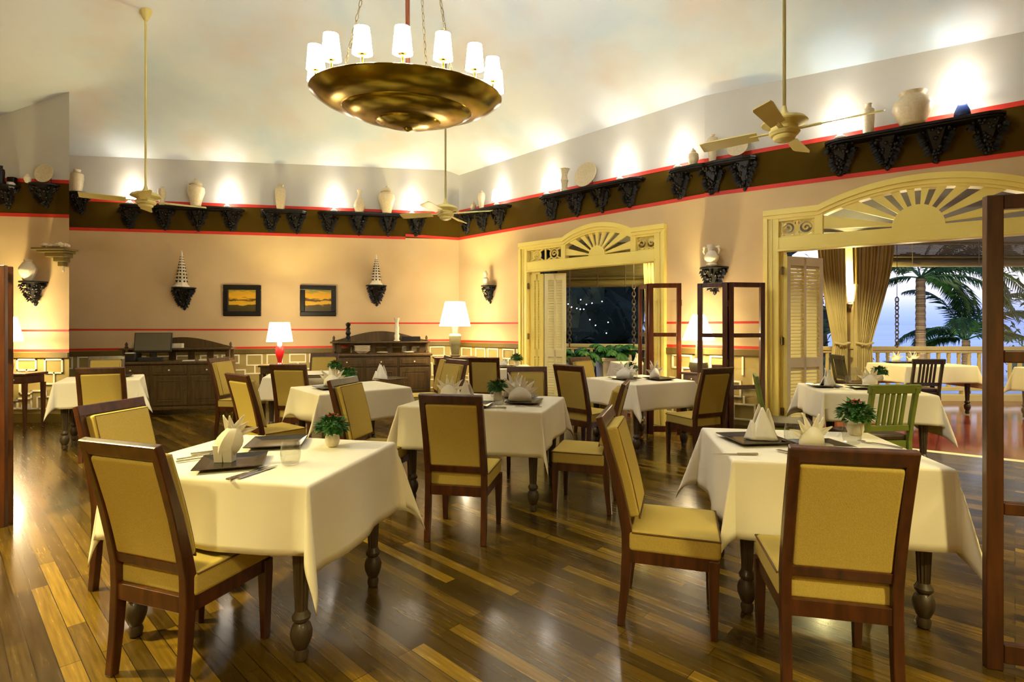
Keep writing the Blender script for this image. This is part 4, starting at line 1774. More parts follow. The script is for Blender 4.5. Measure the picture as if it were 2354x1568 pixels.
def make_fan_napkin():
    mb = MB()
    # folded boat at the foot
    for sy_ in (-1, 1):
        i0 = len(mb.v)
        for k in range(13):
            q = k / 12
            x = -.085 + .17 * q
            hh = .055 + .05 * math.sin(PI * q)
            yy = sy_ * .035 * math.sin(PI * q) ** .6
            mb.v += [Vector((x, yy, 0)), Vector((x * 1.02, yy * .75, hh * .5)), Vector((x * .95, yy * .25, hh))]
        for k in range(12):
            for s_ in (0, 1):
                a = i0 + k * 3 + s_
                mb.f.append((a, a + 1, a + 4, a + 3))
                mb.mi.append(0)
    for ang, L, ln in ((-62, .12, .01), (-36, .15, -.02), (-12, .165, .02), (12, .16, -.015), (36, .15, .02), (60, .125, -.01)):
        t = rad(ang)
        petal(mb, (.03 * math.sin(t), 0, .05), (.03 * math.sin(t) + L * math.sin(t), 0, .05 + L * .8 * math.cos(t)), .062, ln)
    return mb


def make_bird_napkin():
    mb = MB()
    # rounded body standing on two folded feet, tail plumes spread to one side
    i0 = len(mb.v)
    N, K = 7, 7
    for j in range(N + 1):
        q = j / N
        z = .012 + .16 * q
        w = .052 * math.sin(PI * (.16 + .72 * q)) + .004
        x = -.02 + .05 * q ** 1.4
        for k in range(K):
            t = 2 * PI * k / K
            mb.v.append(Vector((x + w * 1.25 * math.cos(t) * (1 + .12 * math.sin(3 * t + q * 3)), w * .75 * math.sin(t), z)))
    for j in range(N):
        for k in range(K):
            a, b = i0 + j * K + k, i0 + j * K + (k + 1) % K
            mb.f.append((a, b, b + K, a + K))
            mb.mi.append(0)
    for x in (-.035, .012):
        mb.hull([(x - .02, -.03, 0), (x + .02, -.03, 0), (x + .02, .02, 0), (x - .02, .02, 0), (x - .026, -.035, .085), (x + .02, -.035, .085), (x + .02, .025, .085), (x - .026, .025, .085)],
                [(0, 3, 2, 1), (4, 5, 6, 7), (0, 1, 5, 4), (1, 2, 6, 5), (2, 3, 7, 6), (3, 0, 4, 7)])
    for ang, L, ln in ((-26, .115, .01), (-2, .105, -.02), (30, .12, .01), (52, .115, -.015), (74, .13, .02)):
        t = rad(ang)
        petal(mb, (.02, 0, .135), (.02 + L * math.sin(t), 0, .135 + L * math.cos(t)), .055, ln)
    return mb


def make_cone_napkin():
    mb = MB()
    for cx, cy, hh, r, a0, a1, lean in ((0, 0, .17, .085, -150, -30, .0), (.005, .01, .155, .08, 20, 165, .0), (-.045, -.02, .10, .05, -170, 0, -.015)):
        i0 = len(mb.v)
        N, K = 8, 14
        for j in range(N + 1):
            q = j / N
            for k in range(K + 1):
                t = rad(a0 + (a1 - a0) * k / K)
                rr = r * (1 - q) * (1 + .10 * math.sin(t * 5 + cx * 40)) + .004
                mb.v.append(Vector((cx + lean * q + rr * math.cos(t), cy + rr * .75 * math.sin(t), hh * q)))
        for j in range(N):
            for k in range(K):
                a = i0 + j * (K + 1) + k
                mb.f.append((a, a + 1, a + K + 2, a + K + 1))
                mb.mi.append(0)
    petal(mb, (-.02, 0, .02), (-.012, 0, .185), .10, .02)
    petal(mb, (.03, .01, .02), (.03, .01, .165), .10, -.02)
    return mb


def single(mbf, name, m, cat, solid=.003):
    o = mbf().build(name, m, smooth=True, angle=.8 if cat == 'glass' else .3, solid=solid)
    tag(o, '-', cat)
    return Stock(o)


PLATE = Stock(make_plate())
FAN = single(make_fan_napkin, 'fan_napkin', M['napkin'], 'napkin')
BIRD = single(make_bird_napkin, 'bird_napkin', M['napkin'], 'napkin')
CONE = single(make_cone_napkin, 'cone_napkin', M['napkin'], 'napkin')


def make_knife():
    mb = MB()
    mb.hull([(-.009, -.11, .001), (.009, -.11, .001), (.008, -.01, .001), (-.008, -.01, .001), (-.008, -.11, .008), (.008, -.11, .008), (.006, -.01, .007), (-.006, -.01, .007)],
            [(0, 3, 2, 1), (4, 5, 6, 7), (0, 1, 5, 4), (1, 2, 6, 5), (2, 3, 7, 6), (3, 0, 4, 7)])
    mb.hull([(-.008, -.01, .002), (.008, -.01, .002), (.011, .06, .002), (.002, .115, .002), (-.006, .09, .002), (-.007, -.01, .004), (.005, -.01, .004), (.006, .06, .004), (.0, .11, .003), (-.006, .09, .004)],
            [(4, 3, 2, 1, 0), (5, 6, 7, 8, 9), (0, 1, 6, 5), (1, 2, 7, 6), (2, 3, 8, 7), (3, 4, 9, 8), (4, 0, 5, 9)])
    return mb


def make_fork():
    mb = MB()
    mb.hull([(-.008, -.11, .001), (.008, -.11, .001), (.004, .03, .004), (-.004, .03, .004), (-.006, -.11, .006), (.006, -.11, .006), (.003, .03, .008), (-.003, .03, .008)],
            [(0, 3, 2, 1), (4, 5, 6, 7), (0, 1, 5, 4), (1, 2, 6, 5), (2, 3, 7, 6), (3, 0, 4, 7)])
    mb.box(-.013, .013, .03, .055, .004, .008)
    for k in range(4):
        x = -.0105 + k * .007
        mb.box(x - .002, x + .002, .055, .1, .004, .007)
    return mb


KNIFE = single(make_knife, 'table_knife', M['steel'], 'knife', 0)
FORK = single(make_fork, 'table_fork', M['steel'], 'fork', 0)


def make_tumbler():
    mb = MB()
    mb.lathe([(.028, .0), (.036, .004), (.043, .03), (.045, .055), (.041, .09), (.038, .105), (.0365, .105), (.0395, .09), (.0435, .055), (.041, .03), (.034, .009), (.0, .008)], 24)
    return mb


def make_wine():
    mb = MB()
    mb.lathe([(.036, 0), (.036, .003), (.006, .008), (.005, .085), (.012, .095), (.036, .13), (.041, .155), (.037, .19), (.032, .21), (.031, .21), (.036, .19), (.0395, .155), (.034, .131), (.0, .1)], 22)
    return mb


TUMB = single(make_tumbler, 'stemless_glass', M['glassware'], 'glass', 0)
WINE = single(make_wine, 'wine_glass', M['glassware'], 'glass', 0)


def make_flowerpot():
    t = thing('flower_pot', '-', 'flower pot')
    mb = MB()
    mb.lathe([(.026, 0), (.036, .008), (.045, .035), (.042, .062), (.034, .075), (.037, .082), (.032, .082), (.0, .07)], 24)
    mb.build('pot', M['white_ceramic'], t, smooth=True)
    mb = MB()
    for k in range(300):
        a, b = R.uniform(0, 2 * PI), R.uniform(-.1, 1)
        q = math.sqrt(max(0, 1 - b * b))
        p = Vector((.075 * q * math.cos(a), .075 * q * math.sin(a), .115 + .06 * b)) * 1.0
        d = Vector((q * math.cos(a), q * math.sin(a), b * .8 + R.uniform(-.5, .2)))
        mb.leaf(p * R.uniform(.82, 1.05), d, (R.uniform(-.4, .4), R.uniform(-.4, .4), 1), R.uniform(.03, .05), R.uniform(.018, .03), .25)
    for k in range(10):
        a = k * .7
        mb.tube([(0, 0, .07), (.03 * math.cos(a), .03 * math.sin(a), .1), (.06 * math.cos(a), .06 * math.sin(a), .125)], .0015, 5)
    mb.blob((0, 0, .115), .06, 2, (1, 1, .7), .15)
    mb.build('foliage', M['leaf'], t)
    mb = MB()
    for k in range(12):
        a, q = R.uniform(0, 2 * PI), R.uniform(.0, .85)
        c = Vector((.07 * q * math.cos(a), .07 * q * math.sin(a), .178 + .02 * (1 - q)))
        for j in range(5):
            b = 2 * PI * j / 5
            mb.leaf(c, (math.cos(b), math.sin(b), .7), (0, 0, 1), .017, .012, .2)
    mb.build('blossoms', M['flower'], t)
    return t


POT = Stock(make_flowerpot())


def onT(px, py, z=TTOP + .004):
    p = on_z(px, py, z)
    return (p.x, p.y, z)


ZT = TTOP + .004
# bird napkin table
PLATE(T1.p(-0.020, -.20), T1.rz + .55, 'square black plate under the bird shaped napkin', 'black square plates')
BIRD(T1.p(-0.055, -.185, ZT + .01), T1.rz + .25, 'white napkin folded like a bird with a spread tail', None, .88)
PLATE(T1.p(-0.080, .21), T1.rz + .45, 'square black plate lying behind the bird shaped napkin', 'black square plates')
TUMB(onT(668, 1068), 0, 'clear stemless glass between the bird napkin and the white flower pot', 'stemless glasses')
POT(onT(764, 1026), .5, 'small white pot of leaves with few red buds on the bird napkin table', 'flower pots on the tables', 0.85)
KNIFE(T1.p(0.155, -.315), T1.rz + .55 - PI / 2 + .9, 'knife beside the bird napkin plate, toward the hanging cloth corner', 'knives')
KNIFE(T1.p(0.185, -.29), T1.rz + .55 - PI / 2 + .9, 'inner of two knives beside the bird napkin plate', 'knives')
FORK(T1.p(-0.230, -.14), T1.rz - .65, 'fork between the bird napkin plate and the tan chair', 'forks')
FORK(T1.p(-0.265, -.10), T1.rz - .65, 'outer fork at the tan chair end of the bird napkin table', 'forks')
KNIFE(T1.p(-0.280, .0), T1.rz - .65, 'knife lying across the tan chair end of the bird napkin table', 'knives')
# longer middle table
PLATE(T2.p(.0, -.28), T2.rz + .1, 'square black plate on the longer table behind the mid floor chair', 'black square plates')
CONE(T2.p(-.13, -.12), T2.rz, 'small pointed napkin next to the flowers, showing over the mid floor chair', 'folded napkins')
PLATE(T2.p(.34, -.02), T2.rz + .1, 'square black plate on the longer table under the wide fan napkin', 'black square plates')
FAN(T2.p(.30, -.01, ZT + .012), T2.rz + .2, 'wide white fan napkin at the end of the longer table', 'folded napkins', 1.1)
PLATE(T2.p(.22, .27), T2.rz, 'square black plate on the longer table before the chair that faces us', 'black square plates')
FAN(T2.p(.17, .27, ZT + .012), T2.rz + 1.0, 'upright white napkin before the chair that faces us across the longer table', 'folded napkins', 1.15)
FAN(T2.p(-.36, .08), T2.rz - .2, 'spiky white fan napkin half hidden behind the mid floor chair', 'folded napkins')
TUMB(T2.p(.17, -.17), 0, 'stemless glass in front of the flowers on the longer table', 'stemless glasses')
TUMB(T2.p(.0, .25), 0, 'stemless glass on the longer table behind the flowers', 'stemless glasses')
WINE(T2.p(.33, .22), 0, 'stemmed glass on the longer table between two fan napkins', 'stemmed glasses', .8)
POT(T2.p(.09, .05), 1.2, 'white pot of dark leaves amid the fan napkins of the longer table', 'flower pots on the tables', 0.9)
FORK(T2.p(.42, -.22), T2.rz + PI / 2, 'fork at the rounded end of the longer table', 'forks')
KNIFE(T2.p(.17, -.35), T2.rz + PI / 2 + .2, 'knife beside the plate behind the mid floor chair', 'knives')
# glazed screen table
PLATE(T3.p(-.17, .05), T3.rz, 'square black plate under the spiky fan napkin by the narrower doorway', 'black square plates')
FAN(T3.p(-.17, .05, ZT + .012), T3.rz - .5, 'spiky white fan napkin on the glazed screen table, by the narrower doorway', 'folded napkins', 1.15)
PLATE(T3.p(.17, -.16), T3.rz, 'square black plate on the glazed screen table, close to the chair back', 'black square plates')
FAN(T3.p(.13, -.12, ZT + .012), T3.rz + .3, 'white fan napkin on the glazed screen table, close to the chair back', 'folded napkins', 1.15)
POT(T3.p(.04, .2), .3, 'bushy dark green pot plant between two fan napkins by the glazed screen', 'flower pots on the tables', 0.92)
TUMB(T3.p(-.24, -.19), 0, 'stemless glass at the edge of the glazed screen table', 'stemless glasses')
TUMB(T3.p(.34, .1), 0, 'stemless glass behind the chair back on the glazed screen table', 'stemless glasses')
# arched buffet table
PLATE(onT(760, 893), T4.rz, 'square black plate under the low napkin on the arched buffet table', 'black square plates')
FAN((on_z(764, 890, ZT).x, on_z(764, 890, ZT).y, ZT + .012), -.2, 'low white napkin on the arched buffet table, over a dark plate', 'folded napkins')
POT(onT(800, 882), .9, 'white pot of dark leaves on the arched buffet table, beside a chair back', 'flower pots on the tables', 0.92)
CONE(onT(876, 872), .3, 'pointed white cone napkin on the arched buffet table', 'folded napkins', 1.0)
PLATE(onT(898, 873), T4.rz + .2, 'square plate beside the cone napkin on the arched buffet table', 'black square plates')
# red lamp table
PLATE(onT(718, 868), T5.rz, 'square black plate on the red lamp table', 'black square plates')
CONE(onT(690, 866), 1.0, 'narrow white napkin on the red lamp table, beside the chair facing us', 'folded napkins', .9)
POT(onT(770, 861), .2, 'white pot of dark leaves on the red lamp table, before the arched buffet', 'flower pots on the tables', 0.9)
# corner table
POT(T7.p(.22, .18), .2, 'white pot of dark leaves on the corner table by the louvred shutter', 'flower pots on the tables', 0.95)
PLATE(T7.p(.02, -.1), T7.rz, 'square black plate on the corner table by the louvred shutter', 'black square plates')
FAN(T7.p(.0, .12), T7.rz, 'low white napkin on the corner table by the louvred shutter', 'folded napkins', .7)
# lone table
PLATE(T6.p(.15, .1), T6.rz, 'square black plate on the lone table beside the monitor sideboard', 'black square plates')
# red flower table
PLATE(onT(1733, 1014), .1, 'square black plate under the tall cone napkin on the red flower table', 'black square plates', 1.05)
q_ = on_z(1752, 1012, ZT)
CONE((q_.x, q_.y, ZT + .012), -.2, 'tall white cone napkin on the black plate of the red flower table', 'folded napkins', 1.0)
PLATE(onT(1890, 1031), .1, 'square black plate half hidden by the large chair back on the red flower table', 'black square plates')
q_ = on_z(1866, 1031, ZT)
FAN((q_.x, q_.y, ZT + .012), .3, 'soft white napkin just above the large chair back on the red flower table', 'folded napkins', .95)
TUMB(onT(1823, 1020), 0, 'stemless glass between the two napkins of the red flower table', 'stemless glasses')
TUMB(onT(1958, 1020), 0, 'stemless glass standing before the white pot of red flowers', 'stemless glasses', 1.05)
POT(onT(1966, 1000), 2.2, 'white pot of bright green leaves crowned with red flowers', 'flower pots on the tables', 1.0)
FORK(onT(1830, 1046), .5, 'fork peeping out beside the large chair back on the red flower table', 'forks')
KNIFE(onT(1690, 1045), PI / 2, 'knife lying in front of the tall cone napkin plate', 'knives')
KNIFE(onT(1700, 1000), PI / 2, 'knife lying behind the tall cone napkin plate', 'knives')
FORK(onT(2020, 1022), .6, 'fork on the bare cloth beyond the red flowers', 'forks')
# doorway table
PLATE(onT(1893, 889), T9.rz, 'square black plate under the cone napkin on the doorway table', 'black square plates')
q_ = on_z(1903, 888, ZT)
CONE((q_.x, q_.y, ZT + .012), .4, 'white cone napkin on the doorway table by the louvred shutter', 'folded napkins', .95)
WINE(onT(1964, 880), 0, 'tall clear wine glass between two napkins on the doorway table', 'stemmed glasses')
TUMB(onT(1951, 879), 0, 'short glass beside the tall wine glass on the doorway table', 'stemless glasses', .7)
PLATE(onT(1988, 893), T9.rz, 'square black plate behind the green chair back', 'black square plates')
q_ = on_z(2000, 886, ZT)
FAN((q_.x, q_.y, ZT + .012), .1, 'pale pink lit napkin behind the green chair back', 'folded napkins', 1.0)
POT(onT(2022, 876), .4, 'small leafy pot behind the pale napkin on the doorway table', 'flower pots on the tables', 0.85)
FORK(onT(1930, 895), .9, 'fork at the front edge of the doorway table', 'forks')
# veranda tables
for px, lab in ((2060, 'white napkin on the sea facing table, below the hanging chain'), (2098, 'pinkish napkin on the sea facing table, by the olive chair')):
    q_ = on_z(px, 834, ZT)
    PLATE((q_.x, q_.y, ZT), T10.rz, 'dark plate under the ' + lab, 'black square plates')
    FAN((q_.x, q_.y, ZT + .012), .2, lab, 'folded napkins', 1.0)
WINE(T10.p(-.05, .15), 0, 'wine glass on the sea facing veranda table', 'stemmed glasses')
for u_, v_, lab in ((-.1, .05, 'small napkin on the fern table, above the olive chair'), (.25, .1, 'orange lit napkin on the fern table beside the curtain')):
    CONE(T11.p(u_, v_), .3, lab, 'folded napkins', .9)

# ------------------------------------------------------------------ chandelier and fans
def chandelier(x, y, z):
    t = thing('chandelier', 'large stepped brass dish chandelier ringed with white shaded lamps', 'chandelier', (x, y, z))
    t.rotation_euler = (rad(6.5), rad(1.0), 0)
    Rr = .70
    prof = [(0.0, -.245), (.012, -.244), (.03, -.236), (.038, -.226), (.06, -.222), (.13, -.216), (.19, -.202), (.232, -.182), (.24, -.172), (.247, -.17), (.30, -.166), (.38, -.15), (.44, -.125), (.47, -.108), (.477, -.1), (.485, -.098),
            (.55, -.088), (.62, -.058), (.67, -.025), (.697, -.004), (.70, .004), (.694, .008), (.66, -.008), (.5, -.06), (.25, -.13), (.02, -.17)]
    mb = MB()
    mb.lathe(prof, 96)
    mb.build('dish', M['brass'], t, smooth=True, angle=.35)
    mb = MB()
    mb.tube([(0, 0, -.17), (0, 0, ceil_z(x, y) - z + .05)], .017, 10)
    mb.lathe([(.09, ceil_z(x, y) - z - .04), (.07, ceil_z(x, y) - z - .08), (.02, ceil_z(x, y) - z - .1)], 20)
    mb.build('rod', M['mahogany'], t, smooth=True)
    for k in range(3):
        a = rad(80 + 120 * k)
        p0, p1 = Vector((.5 * math.cos(a), .5 * math.sin(a), -.05)), Vector((.02, 0, 2.0))
        mb = MB()
        L = (p1 - p0).length
        d = (p1 - p0) / L
        n = int(L / .05)
        e1_ = d.orthogonal().normalized()
        e2_ = d.cross(e1_)
        for j in range(n):
            c = p0 + d * (j + .5) * .05
            e = e1_ if j % 2 else e2_
            mb.tube([c + e * .009 * math.cos(q) + d * .031 * math.sin(q) for q in [2 * PI * i / 8 for i in range(8)]], .0025, 4, True)
        mb.build('chain', M['hinge'], t)
    st0 = None
    for k in range(16):
        a = 2 * PI * (k + .36) / 16
        loc = Vector((.655 * math.cos(a), .655 * math.sin(a), -.01))
        if st0 is None:
            mb = MB()
            mb.lathe([(.02, 0), (.011, .01), (.009, .055), (.013, .075), (.011, .085), (.006, .12)], 12)
            mb.lathe([(.006, .08), (.03, .083), (.03, .086), (.006, .09)], 14)
            st0 = mb.build('lamp_stem', M['brass'], t, smooth=True, loc=loc)
            mb = MB()
            mb.lathe([(.063, .085), (.046, .245), (.0445, .245), (.0615, .085)], 28)
            mb.build('lamp_shade', M['shade_bright'], st0, smooth=True, angle=.8)
            for r_, z_ in ((.0632, .087), (.0462, .244)):
                mb = MB()
                mb.tube([(r_ * math.cos(q), r_ * math.sin(q), z_) for q in [2 * PI * i / 28 for i in range(28)]], .0016, 5, True)
                mb.build('shade_rim', M['redwood'], st0)
            light('chandelier_light', (0, 0, .17), 12, COOL, .02, st0)
        else:
            s_ = st0.copy()
            COL.objects.link(s_)
            s_.parent = t
            s_.location = loc
            for ch in st0.children:
                c = ch.copy()
                COL.objects.link(c)
                c.parent = s_
    return t


chandelier(-.775, 4.02, 3.09)


def make_fan():
    t = thing('ceiling_fan', '-', 'ceiling fan')
    mb = MB()
    mb.lathe([(.0, -.15), (.04, -.148), (.075, -.13), (.085, -.11), (.08, -.1), (.1, -.095), (.115, -.075), (.11, -.055), (.095, -.05), (.1, -.03), (.165, -.005), (.17, .005), (.15, .03), (.1, .05), (.04, .07), (.022, .1), (.014, .14)], 36)
    mb.build('motor_housing', M['fan'], t, smooth=True, angle=.5)
    b0 = None
    for k in range(4):
        a = rad(22 + 90 * k)
        if b0 is None:
            mb = MB()
            n = 10
            i0 = 0
            for j in range(n + 1):
                q = j / n
                w = .10 + .04 * q
                if j == n:
                    w *= .8
                for s_ in (-1, 1):
                    for dz in (-.004, .004):
                        mb.v.append(Vector((.2 + .46 * q, s_ * w / 2, s_ * .018 + dz - .06)))
            for j in range(n):
                o = 4 * j
                mb.f += [(o, o + 2, o + 6, o + 4), (o + 1, o + 5, o + 7, o + 3), (o, o + 4, o + 5, o + 1), (o + 2, o + 3, o + 7, o + 6)]
            mb.f += [(0, 1, 3, 2), (4 * n, 4 * n + 2, 4 * n + 3, 4 * n + 1)]
            mb.mi = [0] * len(mb.f)
            b0 = mb.build('blade', M['fan'], t)
            mb = MB()
            mb.bar((.09, 0, -.06), (.26, 0, -.058), .035, .01)
            mb.build('blade_arm', M['fan'], b0)
            b0.rotation_euler = (0, 0, a)
        else:
            c = b0.copy()
            COL.objects.link(c)
            c.parent = t
            c.rotation_euler = (0, 0, a)
            for ch in b0.children:
                e = ch.copy()
                COL.objects.link(e)
                e.parent = c
    return t


FANS = Stock(make_fan())
for px, py, d, rz, lab in ((335, 452, 6.75, .2, 'cream ceiling fan on a long rod above the monitor sideboard'), (1024, 481, 7.3, .9, 'cream ceiling fan hanging before the room corner, its rod behind the chandelier'),
                           (1803, 284, 4.3, .5, 'cream ceiling fan hanging before the shelves over the doorways')):
    p = at(px, py, d)
    f_ = FANS((p.x, p.y, p.z), rz, lab, 'cream ceiling fans')
    top = ceil_z(p.x, p.y) - p.z
    mb = MB()
    mb.tube([(0, 0, .1), (0, 0, top + .05)], .013, 10)
    mb.lathe([(.02, top - .12), (.05, top - .06), (.07, top - .01), (.07, top + .04)], 20)
    mb.build('rod', M['fan'], f_, smooth=True, angle=.6)


# ------------------------------------------------------------------ shelves on the brown band, and what stands on them
def make_bracket(n=64, seed=4, h=.33, w=.17, dp=.15):
    """carved openwork corbel: clustered grapes and leaves tapering to a point; top at z=0"""
    rs = random.Random(seed)
    mb = MB()
    for k in range(n):
        q = rs.random() ** 1.35
        hw = w * (1 - q) ** 1.0 + .012
        x = rs.uniform(-hw, hw)
        y = -rs.uniform(.0, 1) * dp * (1 - q) ** 1.1 * math.sqrt(max(0, 1 - (x / (hw + .001)) ** 2)) - .012
        mb.blob((x, y, -.012 - q * h), rs.uniform(.014, .024), 1, (1, 1, 1.15))
    for k in range(26):
        q = rs.random() * .8
        hw = w * (1 - q)
        s_ = rs.choice((-1, 1))
        mb.leaf((s_ * hw * .7, -.02 - dp * .5 * (1 - q), -.015 - q * h), (s_ * .8, -.4, -.7), (0, -1, .3), .07, .045, .3)
    mb.hull([(-w * .8, 0, 0), (w * .8, 0, 0), (0, 0, -h * .98), (-w * .45, -dp * .7, 0), (w * .45, -dp * .7, 0), (0, -.02, -h * .9)], [(0, 1, 2), (0, 3, 4, 1), (3, 5, 4), (0, 2, 5, 3), (1, 4, 5, 2)])
    return mb


BRK = {}


def bracket_obj(parent, loc, scale, seed):
    if seed not in BRK:
        o = make_bracket(seed=seed).build('carved_bracket', M['blackwood'], parent, smooth=True, angle=.9)
        BRK[seed] = o
    else:
        o = BRK[seed].copy()
        COL.objects.link(o)
        o.parent = parent
    o.location = loc
    o.scale = scale
    return o


SHD = .205


def shelf(w, lv, x0, x1, brs, label, sc=1.0, dz=-.075, rz=True):
    u0, u1 = w.pix(x0, 450, SHD)[0], w.pix(x1, 450, SHD)[0]
    um = (u0 + u1) / 2
    z0, z1 = lv(u0) + dz, lv(u1) + dz
    t = thing('wall_shelf', label, 'shelf', w.at(um, (z0 + z1) / 2), w.rz, 'carved black wall shelves')
    t.rotation_euler = (0, -math.atan2(z1 - z0, u1 - u0), w.rz)
    L = (u1 - u0) / 2
    mb = MB()
    pl = [(-L, 0), (L, 0), (L, -SHD * .55), (L - .05, -SHD * .85), (L - .14, -SHD), (-L + .14, -SHD), (-L + .05, -SHD * .85), (-L, -SHD * .55)]
    mb.prism(pl, -.03, lambda a, b, h: (a, b, h))
    pl2 = [(a * .97, b * .9) for a, b in pl]
    mb.prism(pl2, -.018, lambda a, b, h: (a, b, h - .03))
    mb.build('shelf_board', M['blackwood'], t, bevel=.004)
    for k, px in enumerate(brs):
        u = w.pix(px, 450, SHD * .5)[0]
        bracket_obj(t, (u - um, -.002, -.046), (sc, .95, sc), 4 + k % 3)
    return t


W2o = W2
shelf(WB, LVB['hi'], 268, 556, (293, 373, 452, 530), 'long carved black shelf over the lit paintings, by the monitor sideboard end')
shelf(WB, LVB['hi'], 597, 702, (620, 679), 'short carved black shelf bearing the square shouldered vase')
shelf(WB, LVB['hi'], 728, 985, (754, 823, 892, 957), 'carved black shelf above the framed paintings with bottle vase and lidded jar')
u_ = W1.pix(1046, 450, .1)
shelf(W1, LV1['hi'], 1052, 1158, (1066, 1103, 1141), 'carved black shelf just beside the room corner')
shelf(W1, LV1['hi'], 1231, 1468, (1262, 1318, 1377, 1441), 'carved black shelf above the narrower doorway, with trumpet vase and dish')
shelf(W1, LV1['hi'], 1529, 1620, (1557,), 'carved black shelf end holding a lamp above the bend of the wall')
shelf(W2, LV2['hi'], 1612, 1734, (1632, 1706), 'carved black shelf with the tall urn and tilted plate')
shelf(W2, LV2['hi'], 1893, 2318, (1930, 2037, 2152, 2274), 'longest carved black shelf above the sunburst of the wide doorway')


def single_bracket(w, px, py, label, bw=.30, h=.33, off=0.0):
    """small wall bracket: the board's front edge seen at (px, py)"""
    u, z = w.pix(px, py, .12)
    t = thing('wall_bracket', label, 'wall bracket', w.at(u, z), w.rz, 'carved black wall brackets')
    mb = MB()
    mb.prism([(bw / 2 * math.cos(a), -.2 * math.sin(a)) for a in [PI * k / 14 for k in range(15)]], .022, lambda a, b, hh: (a, b, hh - .022))
    mb.build('shelf_board', M['blackwood'], t, bevel=.003)
    bracket_obj(t, (0, -.002, -.022), (bw / .36, 1.0, h / .35), 5)
    return w.at(u, z, .125), t


def vase(prof, H, m, name, label, cat, loc, rz=0.0, n=28, sub=None, flat=None):
    """turned vessel; prof is (radius/height, fraction of height)"""
    mb = MB()
    mb.lathe([(r * H, z * H) for r, z in prof], n)
    o = mb.build(name, m, smooth=True, angle=.7)
    o.location = loc
    o.rotation_euler = (0, 0, rz)
    if flat:
        o.scale = flat
    return tag(o, label, cat)


MEI = [(.10, 0), (.12, .01), (.15, .25), (.21, .6), (.215, .75), (.17, .88), (.08, .93), (.07, .96), (.09, 1), (.06, 1), (.05, .9), (0, .85)]
JAR = [(.15, 0), (.16, .02), (.2, .2), (.29, .5), (.28, .64), (.18, .73), (.17, .75), (.21, .76), (.19, .82), (.10, .9), (.03, .92), (.035, .96), (0, 1)]
GALV = [(.17, 0), (.18, .02), (.22, .3), (.25, .62), (.24, .8), (.13, .88), (.12, .93), (.15, .99), (.12, 1), (.1, .9), (0, .88)]
BOT = [(.16, 0), (.18, .02), (.24, .2), (.25, .32), (.18, .5), (.08, .68), (.06, .85), (.11, .99), (.09, 1), (.04, .85), (0, .8)]
TRUMP = [(.17, 0), (.17, .1), (.13, .12), (.15, .35), (.19, .48), (.15, .55), (.13, .75), (.2, .95), (.26, 1), (.22, .99), (.1, .75), (0, .7)]
TALL = [(.13, 0), (.15, .02), (.17, .3), (.19, .65), (.17, .8), (.1, .86), (.09, .95), (.11, 1), (.08, 1), (.07, .9), (0, .88)]
BIGPOT = [(.3, 0), (.33, .02), (.46, .3), (.55, .52), (.5, .72), (.34, .84), (.32, .9), (.38, .99), (.36, 1), (.28, .9), (0, .85)]
SMALLJAR = [(.2, 0), (.22, .03), (.33, .35), (.3, .6), (.16, .72), (.18, .74), (.15, .82), (.05, .9), (.04, .95), (0, 1)]
GINGER = [(.16, 0), (.18, .02), (.33, .42), (.35, .58), (.2, .85), (.14, .9), (.17, .98), (.14, 1), (.11, .9), (0, .88)]


def shelf_pt(w, lv, px, off=.142, dz=-.072):
    u = w.pix(px, 450, off)[0]
    return w.at(u, lv(u) + dz, off)


def plate_stand(w, lv, px, r, label, lean=.22):
    p = shelf_pt(w, lv, px, .09)
    t = thing('display_plate', label, 'plate', p, w.rz)
    mb = MB()
    mb.lathe([(0, .0), (.45, .0), (.6, .05), (.95, .14), (1, .17), (.98, .2), (.6, .1), (.0, .06)], 40)
    mb.v = [Matrix.Rotation(PI / 2 - lean, 4, 'X') @ (v * r) for v in mb.v]
    mb.v = [v + Vector((0, 0, r * .985)) for v in mb.v]
    mb.build('dish', M['crackle'], t, smooth=True)
    mb = MB()
    mb.tube([(-r * .4, -.03, .012), (-r * .4, .05, .012), (-r * .3, .07, r * .7)], .006, 6)
    mb.tube([(r * .4, -.03, .012), (r * .4, .05, .012), (r * .3, .07, r * .7)], .006, 6)
    mb.build('stand', M['blackwood'], t)
    return t


def make_shelf_lamp(base_m):
    t = thing('shelf_lamp', '-', 'lamp')
    mb = MB()
    mb.lathe([(.05, 0), (.055, .008), (.055, .02), (.03, .035), (.02, .055), (.012, .075), (.008, .15)], 18)
    mb.build('base', base_m, t, smooth=True)
    mb = MB()
    mb.lathe([(.095, .085), (.072, .27), (.0705, .27), (.0935, .085)], 28)
    mb.build('lamp_shade', M['shade'], t, smooth=True)
    light('shelf_lamp_light', (0, 0, .115), 4.5, COOL, .02, t)
    return t


SL = Stock(make_shelf_lamp(M['white_ceramic']))
BL = thing('shelf_lamp', '-', 'lamp')
mb = MB()
mb.lathe([(.062, 0), (.07, .012), (.068, .05), (.036, .13), (.016, .19), (.008, .26)], 20)
mb.build('base', M['blueglaze'], BL, smooth=True)
mb = MB()
mb.lathe([(.1, .19), (.075, .39), (.0735, .39), (.0985, .19)], 28)
mb.build('lamp_shade', M['shade'], BL, smooth=True)
light('shelf_lamp_light', (0, 0, .22), 4.5, COOL, .02, BL)

